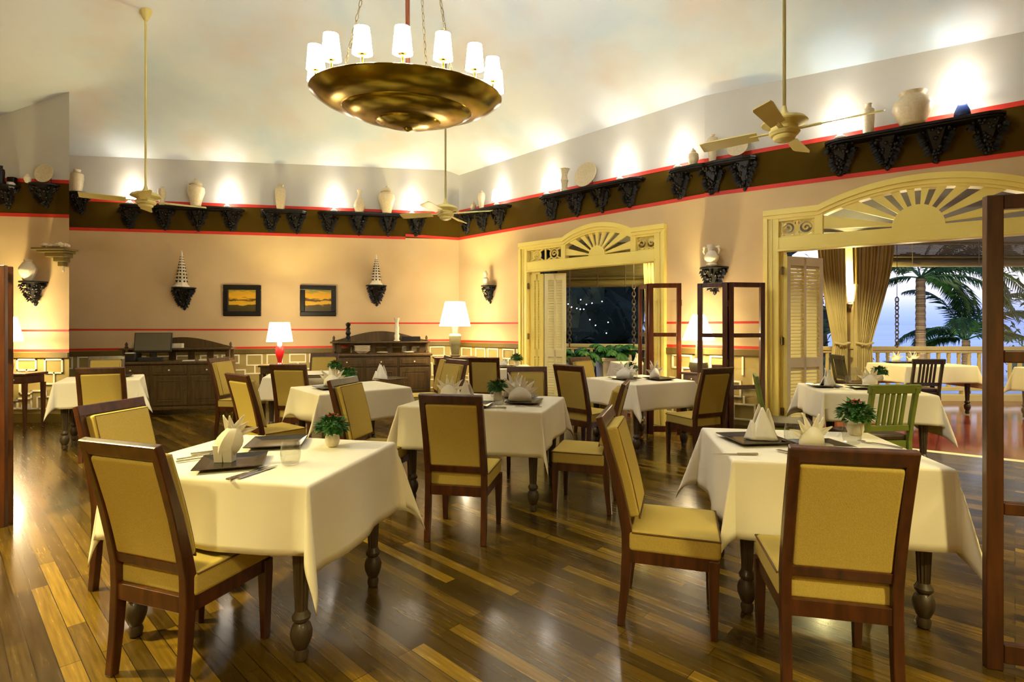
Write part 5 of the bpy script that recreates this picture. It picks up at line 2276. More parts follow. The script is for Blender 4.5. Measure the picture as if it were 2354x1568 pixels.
G_L = 'small glowing lamps on the wall shelves'
for w, lv, px, lab in ((WB, LVB, 298, 'small glowing shelf lamp behind the ceiling fan by the monitor sideboard'), (WB, LVB, 522, 'small glowing shelf lamp between the lidded jar and the square shouldered vase'),
                       (WB, LVB, 768, 'small glowing shelf lamp next to the bottle vase'), (WB, LVB, 947, 'small glowing shelf lamp beside the lidded jar, before the corner fan'),
                       (W1, LV1, 1142, 'small glowing shelf lamp nearest to the room corner'.replace('nearest to', 'just beyond')), (W1, LV1, 1257, 'small glowing shelf lamp beside the trumpet vase'),
                       (W1, LV1, 1425, 'small glowing shelf lamp above the sunburst of the narrower doorway'), (W1, LV1, 1558, 'glowing shelf lamp next to the tiny lidded jar'),
                       (W2, LV2, 1931, 'glowing shelf lamp behind the fan blade, beside the slim vase')):
    p = shelf_pt(w, lv['hi'], px)
    SL(p, 0, lab, G_L)
BL.location = shelf_pt(W2, LV2['hi'], 2212)
tag(BL, 'shelf lamp with a blue glazed base at the end of the longest shelf', 'lamp', G_L)

vs = M['crackle']
H_ = lambda w, px, y0, y1, off=.12: (lambda d: (y1 - y0) * d / FOC)((w.at(w.pix(px, 450, off)[0], 0, off)).y)
vase(MEI, H_(WB, 372, 428, 470), vs, 'glazed_vase', 'plain cream vase half hidden behind the ceiling fan', 'vase', shelf_pt(WB, LVB['hi'], 372))
vase(JAR, H_(WB, 450, 411, 476), vs, 'lidded_jar', 'cream lidded jar between the fan and the shelf lamp, over the long shelf', 'jar', shelf_pt(WB, LVB['hi'], 450, .155))
vase(GALV, H_(WB, 645, 424, 481), vs, 'glazed_vase', 'square shouldered cream vase alone on the short shelf', 'vase', shelf_pt(WB, LVB['hi'], 645), n=4, rz=WB.rz + PI / 4)
vase(BOT, H_(WB, 826, 436, 487), vs, 'bottle_vase', 'cream bottle vase with flared lip beside the lidded jar', 'vase', shelf_pt(WB, LVB['hi'], 826))
vase(JAR, H_(WB, 889, 420, 484), vs, 'lidded_jar', 'cream lidded jar standing next to the bottle vase', 'jar', shelf_pt(WB, LVB['hi'], 889, .155))
vase(MEI, H_(W1, 1107, 440, 480), vs, 'glazed_vase', 'round shouldered pale vase beside the room corner', 'vase', shelf_pt(W1, LV1['hi'], 1107))
vase(SMALLJAR, .17, vs, 'lidded_jar', 'little pale jar tucked at the room corner, next to a pale vase', 'jar', shelf_pt(W1, LV1['hi'], 1088))
vase(TRUMP, H_(W1, 1297, 380, 431), vs, 'trumpet_vase', 'waisted cream trumpet vase above the narrower doorway', 'vase', shelf_pt(W1, LV1['hi'], 1297))
plate_stand(W1, LV1['hi'], 1348, .20, 'deep cream dish propped up above the narrower doorway')
vase(SMALLJAR, H_(W1, 1593, 320, 360), vs, 'lidded_jar', 'tiny lidded jar between a shelf lamp and the tall urn', 'jar', shelf_pt(W1, LV1['hi'], 1593))
vase(MEI, H_(W2, 1638, 291, 352), vs, 'glazed_vase', 'tall cream urn beside the tilted plate', 'vase', shelf_pt(W2, LV2['hi'], 1638))
plate_stand(W2, LV2['hi'], 1696, .125, 'plain plate tilted back at the end of the urn shelf', .4)
vase(TALL, H_(W2, 1996, 226, 294), vs, 'glazed_vase', 'slim cream bottle shaped vase beside the big pot', 'vase', shelf_pt(W2, LV2['hi'], 1996))
vase(BIGPOT, H_(W2, 2098, 209, 281), vs, 'glazed_pot', 'big round cream pot on the longest shelf', 'pot', shelf_pt(W2, LV2['hi'], 2098, .19))
# speaker near the corner
p = shelf_pt(WB, LVB['hi'], 1042, .1)
mb = MB()
mb.box(-.05, .05, -.06, .05, 0, .12)
mb.tube([(0, -.06, .06), (0, -.09, .065)], .04, 16)
o = mb.build('spotlight', M['darkmetal'], bevel=.006)
o.location = p + Vector((0, 0, .02))
tag(o, 'small black spotlight up in the room corner behind the fan', 'spotlight')
mb = MB()
mb.box(-.1, .1, -.12, .105, -.035, 0)
o = mb.build('wall_shelf', M['blackwood'], bevel=.004)
o.location = p + Vector((0, 0, .02))
o.rotation_euler = (0, 0, WB.rz)
tag(o, 'tiny plain black shelf in the room corner under the spotlight', 'shelf')

# side wall: bracket with plate and cup, camera, bracket by the edge
p, _ = single_bracket(WL, 90, 421, 'carved black bracket with the round plate, above the brown band of the side wall', .40, .30)
t = thing('display_plate', 'round pale plate propped on the side wall bracket', 'plate', p + Vector((.07, .02, 0)), 0)
mb = MB()
mb.lathe([(0, 0), (.5, 0), (.95, .12), (1, .16), (.97, .18), (.55, .07), (0, .05)], 36)
mb.v = [Matrix.Rotation(PI / 2 - .15, 4, 'X') @ (v * .135) + Vector((0, 0, .135)) for v in mb.v]
mb.build('dish', vs, t, smooth=True)
mb = MB()
mb.tube([(-.05, -.03, .008), (-.05, .045, .008), (-.04, .05, .09)], .005, 6)
mb.tube([(.05, -.03, .008), (.05, .045, .008), (.04, .05, .09)], .005, 6)
mb.build('stand', M['blackwood'], t)
vase(SMALLJAR, .13, M['white_ceramic'], 'small_jar', 'small round cup beside the propped round plate', 'jar', p + Vector((-.14, -.02, 0)))
u, z = WL.pix(33, 425)
t = thing('security_camera', 'white dome security camera on the side wall band', 'camera', WL.at(u, z), WL.rz)
mb = MB()
mb.box(-.05, .05, -.07, 0, 0, .1)
mb.build('housing', M['darkmetal'], t, bevel=.012)
mb = MB()
mb.lathe([(.0, -.075), (.03, -.07), (.048, -.045), (.05, 0), (.05, .02)], 24, (0, -.05, -.0))
mb.build('dome', M['camwhite'], t, smooth=True)
mb = MB()
mb.blob((0, -.092, -.035), .018, 2)
mb.build('lens', M['darkmetal'], t, smooth=True)
p, _ = single_bracket(WL, 2, 424, 'carved black bracket cut by the frame edge, next to the security camera', .36, .30)
vase(TALL, .26, M['blackwood'], 'dark_figure', 'dark figure standing beside the security camera', 'ornament', p)
p, _ = single_bracket(WB, 178, 441, 'carved black bracket beside the side wall edge, bearing a plain vase', .34, .33)
vase(GALV, .36, vs, 'glazed_vase', 'plain cream vase at the side wall edge, on its own bracket', 'vase', p)

# brackets lower down
p, _ = single_bracket(WL, 65, 646, 'openwork black bracket under the faceted white vase', .36, .32)
vase(GINGER, .30, M['white_ceramic'], 'faceted_vase', 'faceted white vase on the openwork bracket of the side wall', 'vase', p, n=8)
p, _ = single_bracket(W1, 1117, 656, 'black bracket with the small figurine beside the room corner', .30, .30)
vase([(.2, 0), (.22, .04), (.13, .12), (.17, .3), (.2, .42), (.1, .55), (.13, .66), (.15, .78), (.09, .9), (.04, .97), (0, 1)], .27, M['white_ceramic'], 'figurine', 'small white figurine on the bracket beside the room corner', 'figurine', p)
p, _ = single_bracket(W2, 1636, 613, 'carved black bracket over the glazed folding screen', .36, .33)
t = thing('handled_vase', 'white vase with animal shaped handles over the glazed screen', 'vase', p, W2.rz)
mb = MB()
mb.lathe([(.055, 0), (.07, .02), (.06, .045), (.085, .09), (.09, .13), (.06, .18), (.045, .2), (.05, .24), (.062, .28), (.05, .28), (.04, .21), (0, .18)], 28)
mb.build('body', M['white_ceramic'], t, smooth=True)
for s_ in (-1, 1):
    mb = MB()
    mb.tube([(s_ * .045, 0, .25), (s_ * .085, -.01, .245), (s_ * .1, -.01, .2), (s_ * .085, 0, .16)], [.012, .016, .014, .01], 8)
    mb.blob((s_ * .09, -.012, .245), .022, 1)
    mb.build('handle', M['white_ceramic'], t, smooth=True)


def pagoda(px, py, H, label, blabel):
    p, _ = single_bracket(WB, px, py, blabel, .38, .36)
    t = thing('pagoda_tower', label, 'ornament', p, WB.rz + PI / 8, 'pierced white pagoda towers')
    n = 8
    z = 0
    lv_ = 9
    mb = MB()
    mb.lathe([(.125, 0), (.12, .02), (.1, .03), (.085, .06), (.085, .07)], 8)
    mb.build('base', M['white_ceramic'], t)
    z = .07
    for k in range(lv_):
        q = k / lv_
        h = (H - .07) * .82 / lv_ * (1.25 - .5 * q)
        r0 = .075 * (1 - q) + .012
        mb = MB()
        mb.lathe([(r0, z), (r0 * .92, z + h * .72), (r0 * 1.28, z + h * .78), (r0 * 1.3, z + h * .84), (r0 * .8, z + h)], 8)
        mb.k = 1
        for j in range(8):
            a = 2 * PI * (j + .5) / 8
            c = Vector((r0 * .9 * math.cos(a), r0 * .9 * math.sin(a), z + h * .38))
            d = Vector((math.cos(a), math.sin(a), 0))
            mb.tube([c - d * .004, c + d * .008], min(r0 * .22, h * .26), 8)
        mb.build('tier', [M['white_ceramic'], M['blackwood']], t)
        z += h
    mb = MB()
    mb.lathe([(.018, z), (.012, z + .02), (.016, z + .03), (.004, H), (0, H + .01)], 8)
    mb.build('finial', M['white_ceramic'], t)
    return t


pagoda(418, 660, .62, 'white pierced pagoda tower above the monitor sideboard', 'black bracket under the pagoda above the monitor sideboard')
pagoda(865, 655, .56, 'white pierced pagoda tower above the arched buffet', 'black bracket under the pagoda above the arched buffet')

# olive corner bracket with shells, at the edge of the side wall
u, z = WL.pix(152, 571, .15)
t = thing('corner_bracket', 'olive stepped bracket holding sea shells at the side wall edge', 'wall bracket', WL.at(WL.L - .08, z), WL.rz)
mb = MB()
for x0, x1, d, z0, z1 in ((-.24, .22, .26, -.03, 0), (-.20, .18, .22, -.06, -.03), (-.12, .14, .18, -.12, -.06), (-.05, .1, .12, -.18, -.12), (-.02, .06, .08, -.24, -.18)):
    mb.box(x0, x1, -d, -.001, z0, z1)
mb.build('stepped_corbel', M['rail_wood'], t, bevel=.006)
mb = MB()
mb.lathe([(.0, -.33), (.018, -.3), (.012, -.27), (.02, -.24)], 12, (.03, -.04, 0))
mb.build('pendant', M['crackle'], t, smooth=True)
sh0 = None
for k, (x, y, r, lab) in enumerate(((-.16, -.12, .055, 'sea shell at the wall end of the olive bracket'), (-.05, -.15, .042, 'smallest sea shell, second along the olive bracket'), (.05, -.12, .062, 'biggest sea shell, third along the olive bracket'), (.15, -.14, .05, 'sea shell at the room end of the olive bracket'))):
    mb = MB()
    for j in range(22):
        a = j * .62
        q = 1 - j / 24
        mb.blob((r * q * .75 * math.cos(a), r * q * .7 * math.sin(a), r * .55 + r * 1.1 * (1 - q)), r * q * .62, 1)
    o = mb.build('sea_shell', M['shell'], smooth=True)
    o.location = t.location + Vector((x, y, .0))
    o.rotation_euler = (0, 0, k * 1.3)
    tag(o, lab, 'shell', 'shells on the olive bracket')


# paintings: loose generic golden landscapes
def painting_mat(name, seed):
    m = bpy.data.materials.new(name)
    m.use_nodes = True
    nt = m.node_tree
    L = nt.links.new
    b = nt.nodes['Principled BSDF']
    b.inputs['Roughness'].default_value = .4
    t = nt.nodes.new('ShaderNodeTexCoord')
    s = nt.nodes.new('ShaderNodeSeparateXYZ')
    L(t.outputs['Object'], s.inputs[0])
    n = nt.nodes.new('ShaderNodeTexNoise')
    n.inputs['Scale'].default_value = 9
    n.inputs['Detail'].default_value = 6
    mp = nt.nodes.new('ShaderNodeMapping')
    mp.inputs['Location'].default_value = (seed * 3.1, 0, seed)
    mp.inputs['Scale'].default_value = (.7, 1, 2.2)
    L(t.outputs['Object'], mp.inputs[0])
    L(mp.outputs[0], n.inputs['Vector'])
    ma = nt.nodes.new('ShaderNodeMath')
    ma.operation = 'MULTIPLY_ADD'
    ma.inputs[1].default_value = .16
    L(n.outputs['Fac'], ma.inputs[0])
    L(s.outputs['Z'], ma.inputs[2])
    r = nt.nodes.new('ShaderNodeMapRange')
    r.inputs['From Min'].default_value = -.10
    r.inputs['From Max'].default_value = .30
    L(ma.outputs[0], r.inputs[0])
    c = nt.nodes.new('ShaderNodeValToRGB')
    e = c.color_ramp.elements
    e[0].position, e[0].color = 0, S('3a3210')
    e[1].position, e[1].color = 1, S('c8a83c')
    for p_, q_ in ((.25, '4a3c12'), (.3, 'd8a828'), (.42, 'c89820'), (.45, '30240c'), (.5, '5a4212'), (.56, 'dca420'), (.8, 'd09a1c'), (.9, '7a8038')):
        k = e.new(p_)
        k.color = S(q_)
    L(r.outputs[0], c.inputs[0])
    L(c.outputs[0], b.inputs['Base Color'])
    return m


for k, (x0, x1, y0, y1, lab) in enumerate(((514, 601, 656, 727, 'black framed golden landscape painting by the red lamp, closer to the sideboard monitor'), (690, 773, 657, 727, 'black framed brown and gold shore painting next to the pagoda above the buffet'))):
    ua, za = WB.pix(x0, y1)
    ub, zb = WB.pix(x1, y0)
    t = thing('framed_painting', lab, 'painting', WB.at((ua + ub) / 2, (za + zb) / 2), WB.rz, 'framed landscape paintings')
    w_, h_ = ub - ua, zb - za
    mb = MB()
    fr = .085
    for a, b, c, d in ((-w_ / 2, w_ / 2, h_ / 2 - fr, h_ / 2), (-w_ / 2, w_ / 2, -h_ / 2, -h_ / 2 + fr), (-w_ / 2, -w_ / 2 + fr, -h_ / 2 + fr, h_ / 2 - fr), (w_ / 2 - fr, w_ / 2, -h_ / 2 + fr, h_ / 2 - fr)):
        mb.box(a, b, -.045, -.001, c, d)
    mb.build('frame', M['blackwood'], t, bevel=.012, seg=2)
    mb = MB()
    mb.box(-w_ / 2 + fr - .005, w_ / 2 - fr + .005, -.022, -.012, -h_ / 2 + fr - .005, h_ / 2 - fr + .005)
    mb.build('canvas', painting_mat('golden_landscape_paint_%d' % (k + 1), k + 1.3), t)


# ------------------------------------------------------------------ sideboards
def make_sideboard():
    t = thing('sideboard', '-', 'sideboard')
    wd = M['darkwood']
    W_, D_ = 1.6, .46
    mb = MB()
    mb.box(-W_ / 2, W_ / 2, -D_ / 2, D_ / 2, .1, .79)
    mb.box(-W_ / 2 - .02, W_ / 2 + .02, -D_ / 2 - .02, D_ / 2, .09, .13)
    mb.build('carcass', wd, t, bevel=.005)
    mb = MB()
    mb.box(-W_ / 2 - .03, W_ / 2 + .03, -D_ / 2 - .03, D_ / 2, .79, .83)
    mb.build('worktop', wd, t, bevel=.008)
    for sx_ in (-1, 1):
        for sy_ in (-1, 1):
            mb = MB()
            mb.lathe([(.03, 0), (.045, .04), (.05, .09)], 12, (sx_ * (W_ / 2 - .07), sy_ * (D_ / 2 - .07), 0))
            mb.build('foot', wd, t, smooth=True)
    pw = W_ / 3
    for k in range(3):
        cx = -W_ / 2 + pw * (k + .5)
        x0, x1 = cx - pw / 2 + .025, cx + pw / 2 - .025
        y = -D_ / 2
        mb = MB()
        mb.box(x0, x1, y - .018, y, .63, .77)
        mb.box(x0 + .035, x1 - .035, y - .026, y - .018, .665, .735)
        d = mb.build('drawer', wd, t, bevel=.005)
        mb = MB()
        mb.blob((cx, y - .04, .70), .014, 2)
        mb.tube([(cx, y - .02, .70), (cx, y - .036, .70)], .006, 8)
        mb.build('knob', M['white_ceramic'], d, smooth=True)
        mb = MB()
        mb.box(x0, x1, y - .018, y, .16, .60)
        fr = .06
        for a, b, c, e in ((x0 + fr, x1 - fr, .16 + fr, .16 + fr + .012), (x0 + fr, x1 - fr, .60 - fr - .012, .60 - fr), (x0 + fr, x0 + fr + .012, .16 + fr, .6 - fr), (x1 - fr - .012, x1 - fr, .16 + fr, .6 - fr)):
            mb.box(a, b, y - .026, y - .018, c, e)
        mb.box(x0 + fr + .03, x1 - fr - .03, y - .024, y - .018, .16 + fr + .03, .6 - fr - .03)
        d = mb.build('door', wd, t, bevel=.004)
        kx = x1 - .03 if k in (0, 1) else x0 + .03
        mb = MB()
        mb.blob((kx, y - .036, .40), .013, 2)
        mb.tube([(kx, y - .018, .40), (kx, y - .032, .40)], .005, 8)
        mb.build('knob', M['hinge'], d, smooth=True)
    # hutch
    for sx_ in (-1, 1):
        mb = MB()
        x = sx_ * (W_ / 2 - .04)
        mb.box(x - .02, x + .02, D_ / 2 - .26, D_ / 2, .83, .86)
        mb.lathe([(.016, .86), (.022, .88), (.014, .92), (.018, .95), (.02, 1.0)], 12, (x, D_ / 2 - .2, 0))
        mb.box(x - .02, x + .02, D_ / 2 - .04, D_ / 2, .83, 1.0)
        mb.build('upright', wd, t, smooth=True, angle=.5)
        mb = MB()
        mb.lathe([(.02, 1.025), (.03, 1.04), (.016, 1.055), (.022, 1.085), (.012, 1.11), (.0, 1.125)], 12, (x, D_ / 2 - .12, 0))
        mb.build('finial', wd, t, smooth=True)
    mb = MB()
    mb.box(-W_ / 2 - .01, W_ / 2 + .01, D_ / 2 - .26, D_ / 2, 1.0, 1.025)
    mb.build('hutch_shelf', wd, t, bevel=.005)
    mb = MB()
    for k in range(6):
        x = -W_ / 2 + .1 + (W_ - .2) * k / 5
        mb.box(x - .05, x + .05, D_ / 2 - .025, D_ / 2 - .005, .83, 1.0)
    mb.box(-W_ / 2 + .05, W_ / 2 - .05, D_ / 2 - .02, D_ / 2 - .004, .95, 1.0)
    mb.build('back_panel', wd, t)
    mb = MB()
    n = 40
    top = [(-W_ / 2 * .93 + W_ * .93 * k / n, 1.045 + .15 * max(0, math.cos(PI * (k / n - .5))) ** 1.2 - (.0)) for k in range(n + 1)]
    mb.prism([(-W_ / 2 * .93, 1.025)] + top + [(W_ / 2 * .93, 1.025)], .025, lambda a, b, h: (a, D_ / 2 - .005 - h, b))
    mb.build('arched_crest', wd, t, bevel=.003)
    return t


SB = Stock(make_sideboard())
uL_ = WB.pix(421, 900, .5)[0]
uR_ = WB.pix(876, 900, .4)[0]
pL, pR = WB.at(uL_, 0, .80), WB.at(uR_, 0, .42)
SB(pL, WB.rz - .06, 'dark wooden sideboard with drawers, carrying a grey monitor', 'dark wooden sideboards')
SB(pR, WB.rz, 'dark wooden sideboard with an arched crest, a white tower and bowls on it', 'dark wooden sideboards', 1.07)


def local(p, rz, x, y, z, s=1.0):
    c, n = math.cos(rz), math.sin(rz)
    return Vector((p.x + s * (x * c - y * n), p.y + s * (x * n + y * c), z))


rL = WB.rz - .06
t = thing('monitor', 'grey screened monitor standing on the sideboard', 'monitor', local(pL, rL, -.30, -.10, .833), rL + .05)
mb = MB()
mb.box(-.26, .26, -.03, 0, .14, .44)
mb.v = [Matrix.Rotation(-.16, 4, 'X') @ v for v in mb.v]
mb.build('housing', M['monitor'], t, bevel=.006)
mb = MB()
mb.box(-.245, .245, -.033, -.03, .165, .43)
mb.v = [Matrix.Rotation(-.16, 4, 'X') @ v for v in mb.v]
mb.build('screen', M['screen'], t)
mb = MB()
mb.box(-.12, .12, -.1, .1, 0, .015)
mb.bar((0, .04, .01), (0, .03, .2), .06, .04, (0, 1, 0))
mb.box(-.15, .15, -.12, .0, .0, .06)
mb.build('stand', M['monitor'], t, bevel=.004)
t = thing('printer', 'small dark receipt printer beside the monitor', 'printer', local(pL, rL, -.60, -.06, .833), rL)
mb = MB()
mb.box(-.09, .09, -.1, .1, 0, .12)
mb.build('housing', M['monitor'], t, bevel=.012)
mb = MB()
mb.box(-.06, .06, -.09, -.02, .12, .135)
mb.build('paper', M['napkin'], t)


def flat_box(name, label, cat, loc, rz, sx_, sy_, sz_, m, group=None):
    mb = MB()
    mb.box(-sx_ / 2, sx_ / 2, -sy_ / 2, sy_ / 2, 0, sz_)
    mb.box(-sx_ / 2 + .004, sx_ / 2 - .004, -sy_ / 2 + .004, sy_ / 2 - .004, sz_, sz_ + .002)
    o = mb.build(name, m, bevel=.002)
    o.location = loc
    o.rotation_euler = (0, 0, rz)
    return tag(o, label, cat, group)


flat_box('paper_pad', 'thin white paper pad on the worktop beside the monitor', 'paper', local(pL, rL, .22, -.12, .832), rL + .2, .16, .1, .008, M['napkin'])
flat_box('folded_card', 'pale folded card on the worktop, farther from the monitor than the pad', 'paper', local(pL, rL, .46, -.1, .832), rL - .3, .16, .11, .02, M['white_ceramic'])
flat_box('tissue_box', 'small pale box on the hutch shelf behind the monitor', 'box', local(pL, rL, .0, .06, 1.028), rL, .14, .09, .07, M['white_ceramic'])
flat_box('card_holder', 'brownish card holder on the hutch shelf end, before the side wall', 'box', local(pL, rL, -.62, .1, 1.028), rL, .16, .05, .1, M['crackle'])

s7 = 1.07
zR = .83 * s7 + .003
zH = 1.025 * s7 + .003
vase([(.11, 0), (.13, .02), (.1, .1), (.13, .2), (.08, .3), (.14, .42), (.09, .55), (.12, .68), (.07, .74), (.12, .84), (.13, .92), (.06, .98), (0, 1)], .34, M['blackwood'], 'totem_statue', 'black carved totem statue at the end of the arched sideboard', 'statue', local(pR, WB.rz, -.53, .06, zH, s7))
vase([(.14, 0), (.14, .03), (.1, .06), (.12, .25), (.09, .3), (.1, .6), (.075, .65), (.085, .88), (.12, .92), (.12, 1), (0, 1)], .42, M['white_ceramic'], 'tower_ornament', 'slender white tower ornament on the arched sideboard', 'ornament', local(pR, WB.rz, .26, .06, zH, s7), n=6)
flat_box('black_tray', 'black lacquer box on the hutch beside the white tower', 'box', local(pR, WB.rz, .5, .08, zH, s7), WB.rz, .32, .16, .08, M['blackwood'])
BW = None
for k in range(4):
    z = zR + k * .026
    if BW is None:
        mb = MB()
        mb.lathe([(.06, 0), (.065, .004), (.11, .03), (.14, .055), (.138, .058), (.1, .033), (0, .012)], 28)
        BW = mb.build('serving_bowl', M['white_ceramic'], smooth=True)
        o = BW
    else:
        o = BW.copy()
        COL.objects.link(o)
    o.location = local(pR, WB.rz, -.30, -.06, z, s7)
    tag(o, ('white bowl at the bottom of the stack on the arched sideboard', 'white bowl second from the bottom of the stack', 'white bowl second from the top of the stack', 'white bowl on top of the stack on the arched sideboard')[k], 'bowl', 'stacked white bowls')
for k in range(4):
    mb = MB()
    mb.lathe([(.05, 0), (.06, .003), (.1, .012), (.098, .014), (.05, .006), (0, .005)], 26)
    o = mb.build('side_plate', M['white_ceramic'], smooth=True)
    o.location = local(pR, WB.rz, (.02, .02, .45, .45)[k], -.08, zR + (.0, .009, 0, .009)[k], s7)
    tag(o, ('lower small plate next to the stacked bowls', 'upper small plate next to the stacked bowls', 'lower small plate at the end of the arched sideboard', 'upper small plate at the end of the arched sideboard')[k], 'plate', 'small white plates on the sideboard')
for k, x in enumerate((.38, .55)):
    TUMB(local(pR, WB.rz, x, .06, zR, s7), 0, ('glass on the arched sideboard under the white tower', 'glass at the far end of the arched sideboard shelf')[k], 'stemless glasses', 1.1)


# ------------------------------------------------------------------ table lamps on consoles
def console(name, label, x, y, rz, w, d, h, m, drawer=False):
    t = thing(name, label, 'console table', (x, y, 0), rz)
    mb = MB()
    mb.box(-w / 2, w / 2, -d / 2, d / 2, h - .03, h)
    mb.build('tabletop', m, t, bevel=.006)
    mb = MB()
    mb.box(-w / 2 + .03, w / 2 - .03, -d / 2 + .03, d / 2 - .03, h - .14, h - .03)
    mb.build('apron', m, t, bevel=.003)
    for sx_ in (-1, 1):
        for sy_ in (-1, 1):
            mb = MB()
            mb.sweep([(sx_ * (w / 2 - .04), sy_ * (d / 2 - .04), 0), (sx_ * (w / 2 - .04), sy_ * (d / 2 - .04), h - .14)], [(.028, .028), (.045, .045)])
            mb.build('leg', m, t)
    if drawer:
        for s_ in (-1, 1):
            mb = MB()
            mb.box(s_ * w / 4 - w / 5, s_ * w / 4 + w / 5, -d / 2 + .012, -d / 2 + .03, h - .13, h - .04)
            dr_ = mb.build('drawer', m, t, bevel=.003)
            mb = MB()
            mb.blob((s_ * w / 4, -d / 2 + .0, h - .085), .014, 1)
            mb.build('knob', M['white_ceramic'], dr_, smooth=True)
    return t


def table_lamp(label, loc, prof, m, zb, zt, rb, rt, pw, n=24, bm=None):
    t = thing('table_lamp', label, 'lamp', loc)
    mb = MB()
    mb.lathe(prof, n)
    o = mb.build('base', m, t, smooth=n > 8, angle=.6)
    if n == 4:
        o.rotation_euler = (0, 0, PI / 4 + WB.rz)
    mb = MB()
    mb.tube([(0, 0, prof[-1][1] - .01), (0, 0, zb + .1)], .008, 8)
    mb.build('stem', M['brass'], t)
    mb = MB()
    mb.lathe([(rb, zb), (rt, zt), (rt - .002, zt), (rb - .002, zb)], 36)
    mb.build('lamp_shade', M['shade_warm'], t, smooth=True)
    light('table_lamp_light', (0, 0, zb + (zt - zb) * .45), pw, WARM, .03, t)
    return t


p = at(643, 836, 8.75)
console('console_table', 'small dark console carrying the lamp with the red base', p.x, p.y + .02, WB.rz, .6, .36, .752, M['darkwood'])
table_lamp('glowing lamp with a slender red glazed base', (p.x, p.y, .753), [(.05, 0), (.052, .012), (.03, .03), (.045, .1), (.07, .2), (.06, .27), (.03, .36), (.014, .41)], M['redglaze'], .37, .68, .2, .15, 30)
p = at(1046, 817, 9.35)
console('console_table', 'dark console in the room corner carrying the lamp with the grey base', p.x, p.y, WB.rz, .74, .4, .84, M['mahogany'], True)
table_lamp('tall glowing lamp with a square grey green base in the room corner', (p.x, p.y, .842), [(.10, 0), (.105, .03), (.085, .035), (.135, .36), (.12, .39), (.055, .4), (.06, .5), (.08, .52), (.03, .53)], M['greyglaze'], .53, .95, .27, .17, 42, 4)
p = at(1592, 842, 6.75)
q_ = W2.at(W2.pix(1640, 840)[0], 0, .26)
q_ = W1.at(W1.L + .15, 0, .28)
console('console_table', 'dark console with drawers behind the glazed folding screen', q_.x, q_.y, W2.rz - .03, .56, .32, .80, M['mahogany'], True)
lp = at(1592, 800, 6.75)
table_lamp('glowing cone shaded lamp behind the glazed folding screen', (q_.x - .09, q_.y + .05, .802), [(.1, 0), (.105, .02), (.12, .06), (.11, .12), (.05, .17), (.04, .26), (.03, .36)], M['greyglaze'], .40, .72, .2, .075, 34)
p = at(-4, 858, 7.2)
console('console_table', 'reddish side table at the side wall, behind the wooden screen edge', p.x + .12, p.y + .1, 0, .62, .36, .75, M['mahogany'], True)
table_lamp('glowing lamp on the side wall table, partly behind the wooden screen', (p.x, p.y + .1, .752), [(.07, 0), (.08, .02), (.1, .12), (.06, .25), (.03, .34), (.02, .4)], M['crackle'], .42, .75, .19, .12, 20)


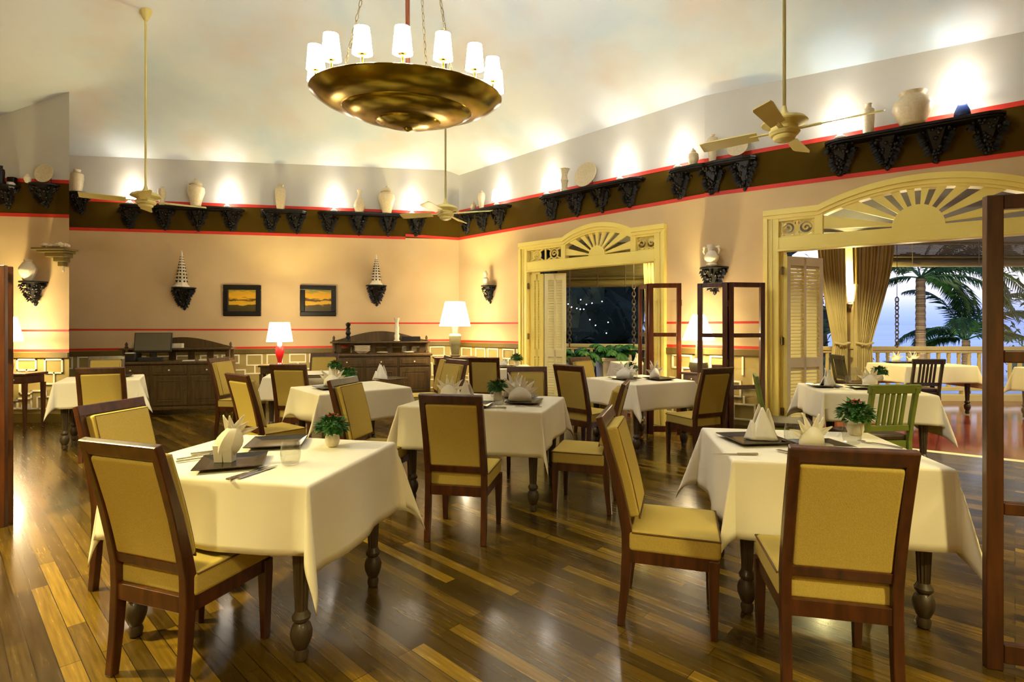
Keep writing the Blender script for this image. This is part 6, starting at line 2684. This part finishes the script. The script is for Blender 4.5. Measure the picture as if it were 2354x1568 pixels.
# ------------------------------------------------------------------ glazed folding screens
def screen(label, panels, h, m, cat='folding screen', z0=.03, rails=(.655, 1.27), mw=.058, group=None):
    """panels: list of ((x, y), (x, y)) plan segments; each panel a frame with three panes"""
    base = Vector((panels[0][0][0], panels[0][0][1], 0))
    t = thing('folding_screen', label, cat, base, 0, group)
    for a, b in panels:
        a, b = Vector((a[0], a[1], 0)) - base, Vector((b[0], b[1], 0)) - base
        d = b - a
        L = d.length
        d.normalize()
        nn = Vector((d.y, -d.x, 0))
        F = lambda x, y, z: a + d * x + nn * y + Vector((0, 0, z))
        mb = MB()

        def bx(x0, x1, y0, y1, za, zb):
            c = [(x0, y0, za), (x1, y0, za), (x1, y1, za), (x0, y1, za), (x0, y0, zb), (x1, y0, zb), (x1, y1, zb), (x0, y1, zb)]
            mb.hull([F(*v) for v in c], [(0, 3, 2, 1), (4, 5, 6, 7), (0, 1, 5, 4), (1, 2, 6, 5), (2, 3, 7, 6), (3, 0, 4, 7)])
        bx(0, mw, -.02, .02, 0, h)
        bx(L - mw, L, -.02, .02, 0, h)
        zs = [(z0, z0 + mw + .02)] + [(r - .025, r + .025) for r in rails] + [(h - mw, h)]
        for za, zb in zs:
            bx(mw, L - mw, -.019, .019, za, zb)
        fr = mb.build('panel_frame', m, t, bevel=.005)
        for (q0, q1), (q2, q3) in zip(zs, zs[1:]):
            mb = MB()
            bx(mw, L - mw, -.002, .002, q1, q2)
            mb.build('pane', M['pane'], fr)
        for z in (.3, h / 2, h - .25):
            mb = MB()
            c = F(L, 0, z)
            mb.lathe([(.007, -.04), (.009, -.035), (.009, .035), (.007, .04)], 8, c)
            mb.build('hinge', M['hinge'], fr)
    return t


g = lambda px, d: ((px - HX) * d / FOC, d)
screen('tall dark wooden glazed screen standing beside the red flower table', [((1.935, 2.21), (2.44, 2.06)), ((2.44, 2.05), (2.78, 2.47))], 1.925, M['mahogany'])
screen('wooden glazed screen seen edge on at the frame edge, before the side wall lamp', [(g(15, 3.74), (g(15, 3.74)[0] - .5, 3.6)), (g(22, 3.80), g(21, 4.3))], 1.81, M['mahogany'], mw=.036)
screen('red lit glazed screen panels at the edge of the narrower doorway', [(g(1491, 6.9), g(1566, 6.86)), (g(1490, 6.92), (g(1490, 6.92)[0] - .03, 7.27))], 1.925, M['redwood'])
screen('pair of dark glazed screen panels hinged together beside the wide doorway', [(g(1604, 6.60), g(1673, 6.38)), (g(1675, 6.38), g(1757, 6.46))], 1.90, M['mahogany'])

# small things
u, z = WL.pix(66, 935)
mb = MB()
u2, z2 = WL.pix(63, 935)
mb.box(-.06, .06, -.016, 0, -.04, .04)
mb.box(-.045, -.01, -.019, -.016, -.022, .022)
mb.box(.01, .045, -.019, -.016, -.022, .022)
o = mb.build('wall_outlet', M['camwhite'], bevel=.003)
o.location = WL.at(u2, z2, .016)
o.rotation_euler = (0, 0, WL.rz)
tag(o, 'white double wall outlet low in the side wall fretwork', 'outlet')
flat_box('wooden_box', 'small dark box with pale knobs on the console behind the screen', 'box', Vector((q_.x + .14, q_.y - .12, .803)), W2.rz, .2, .14, .1, M['mahogany'])
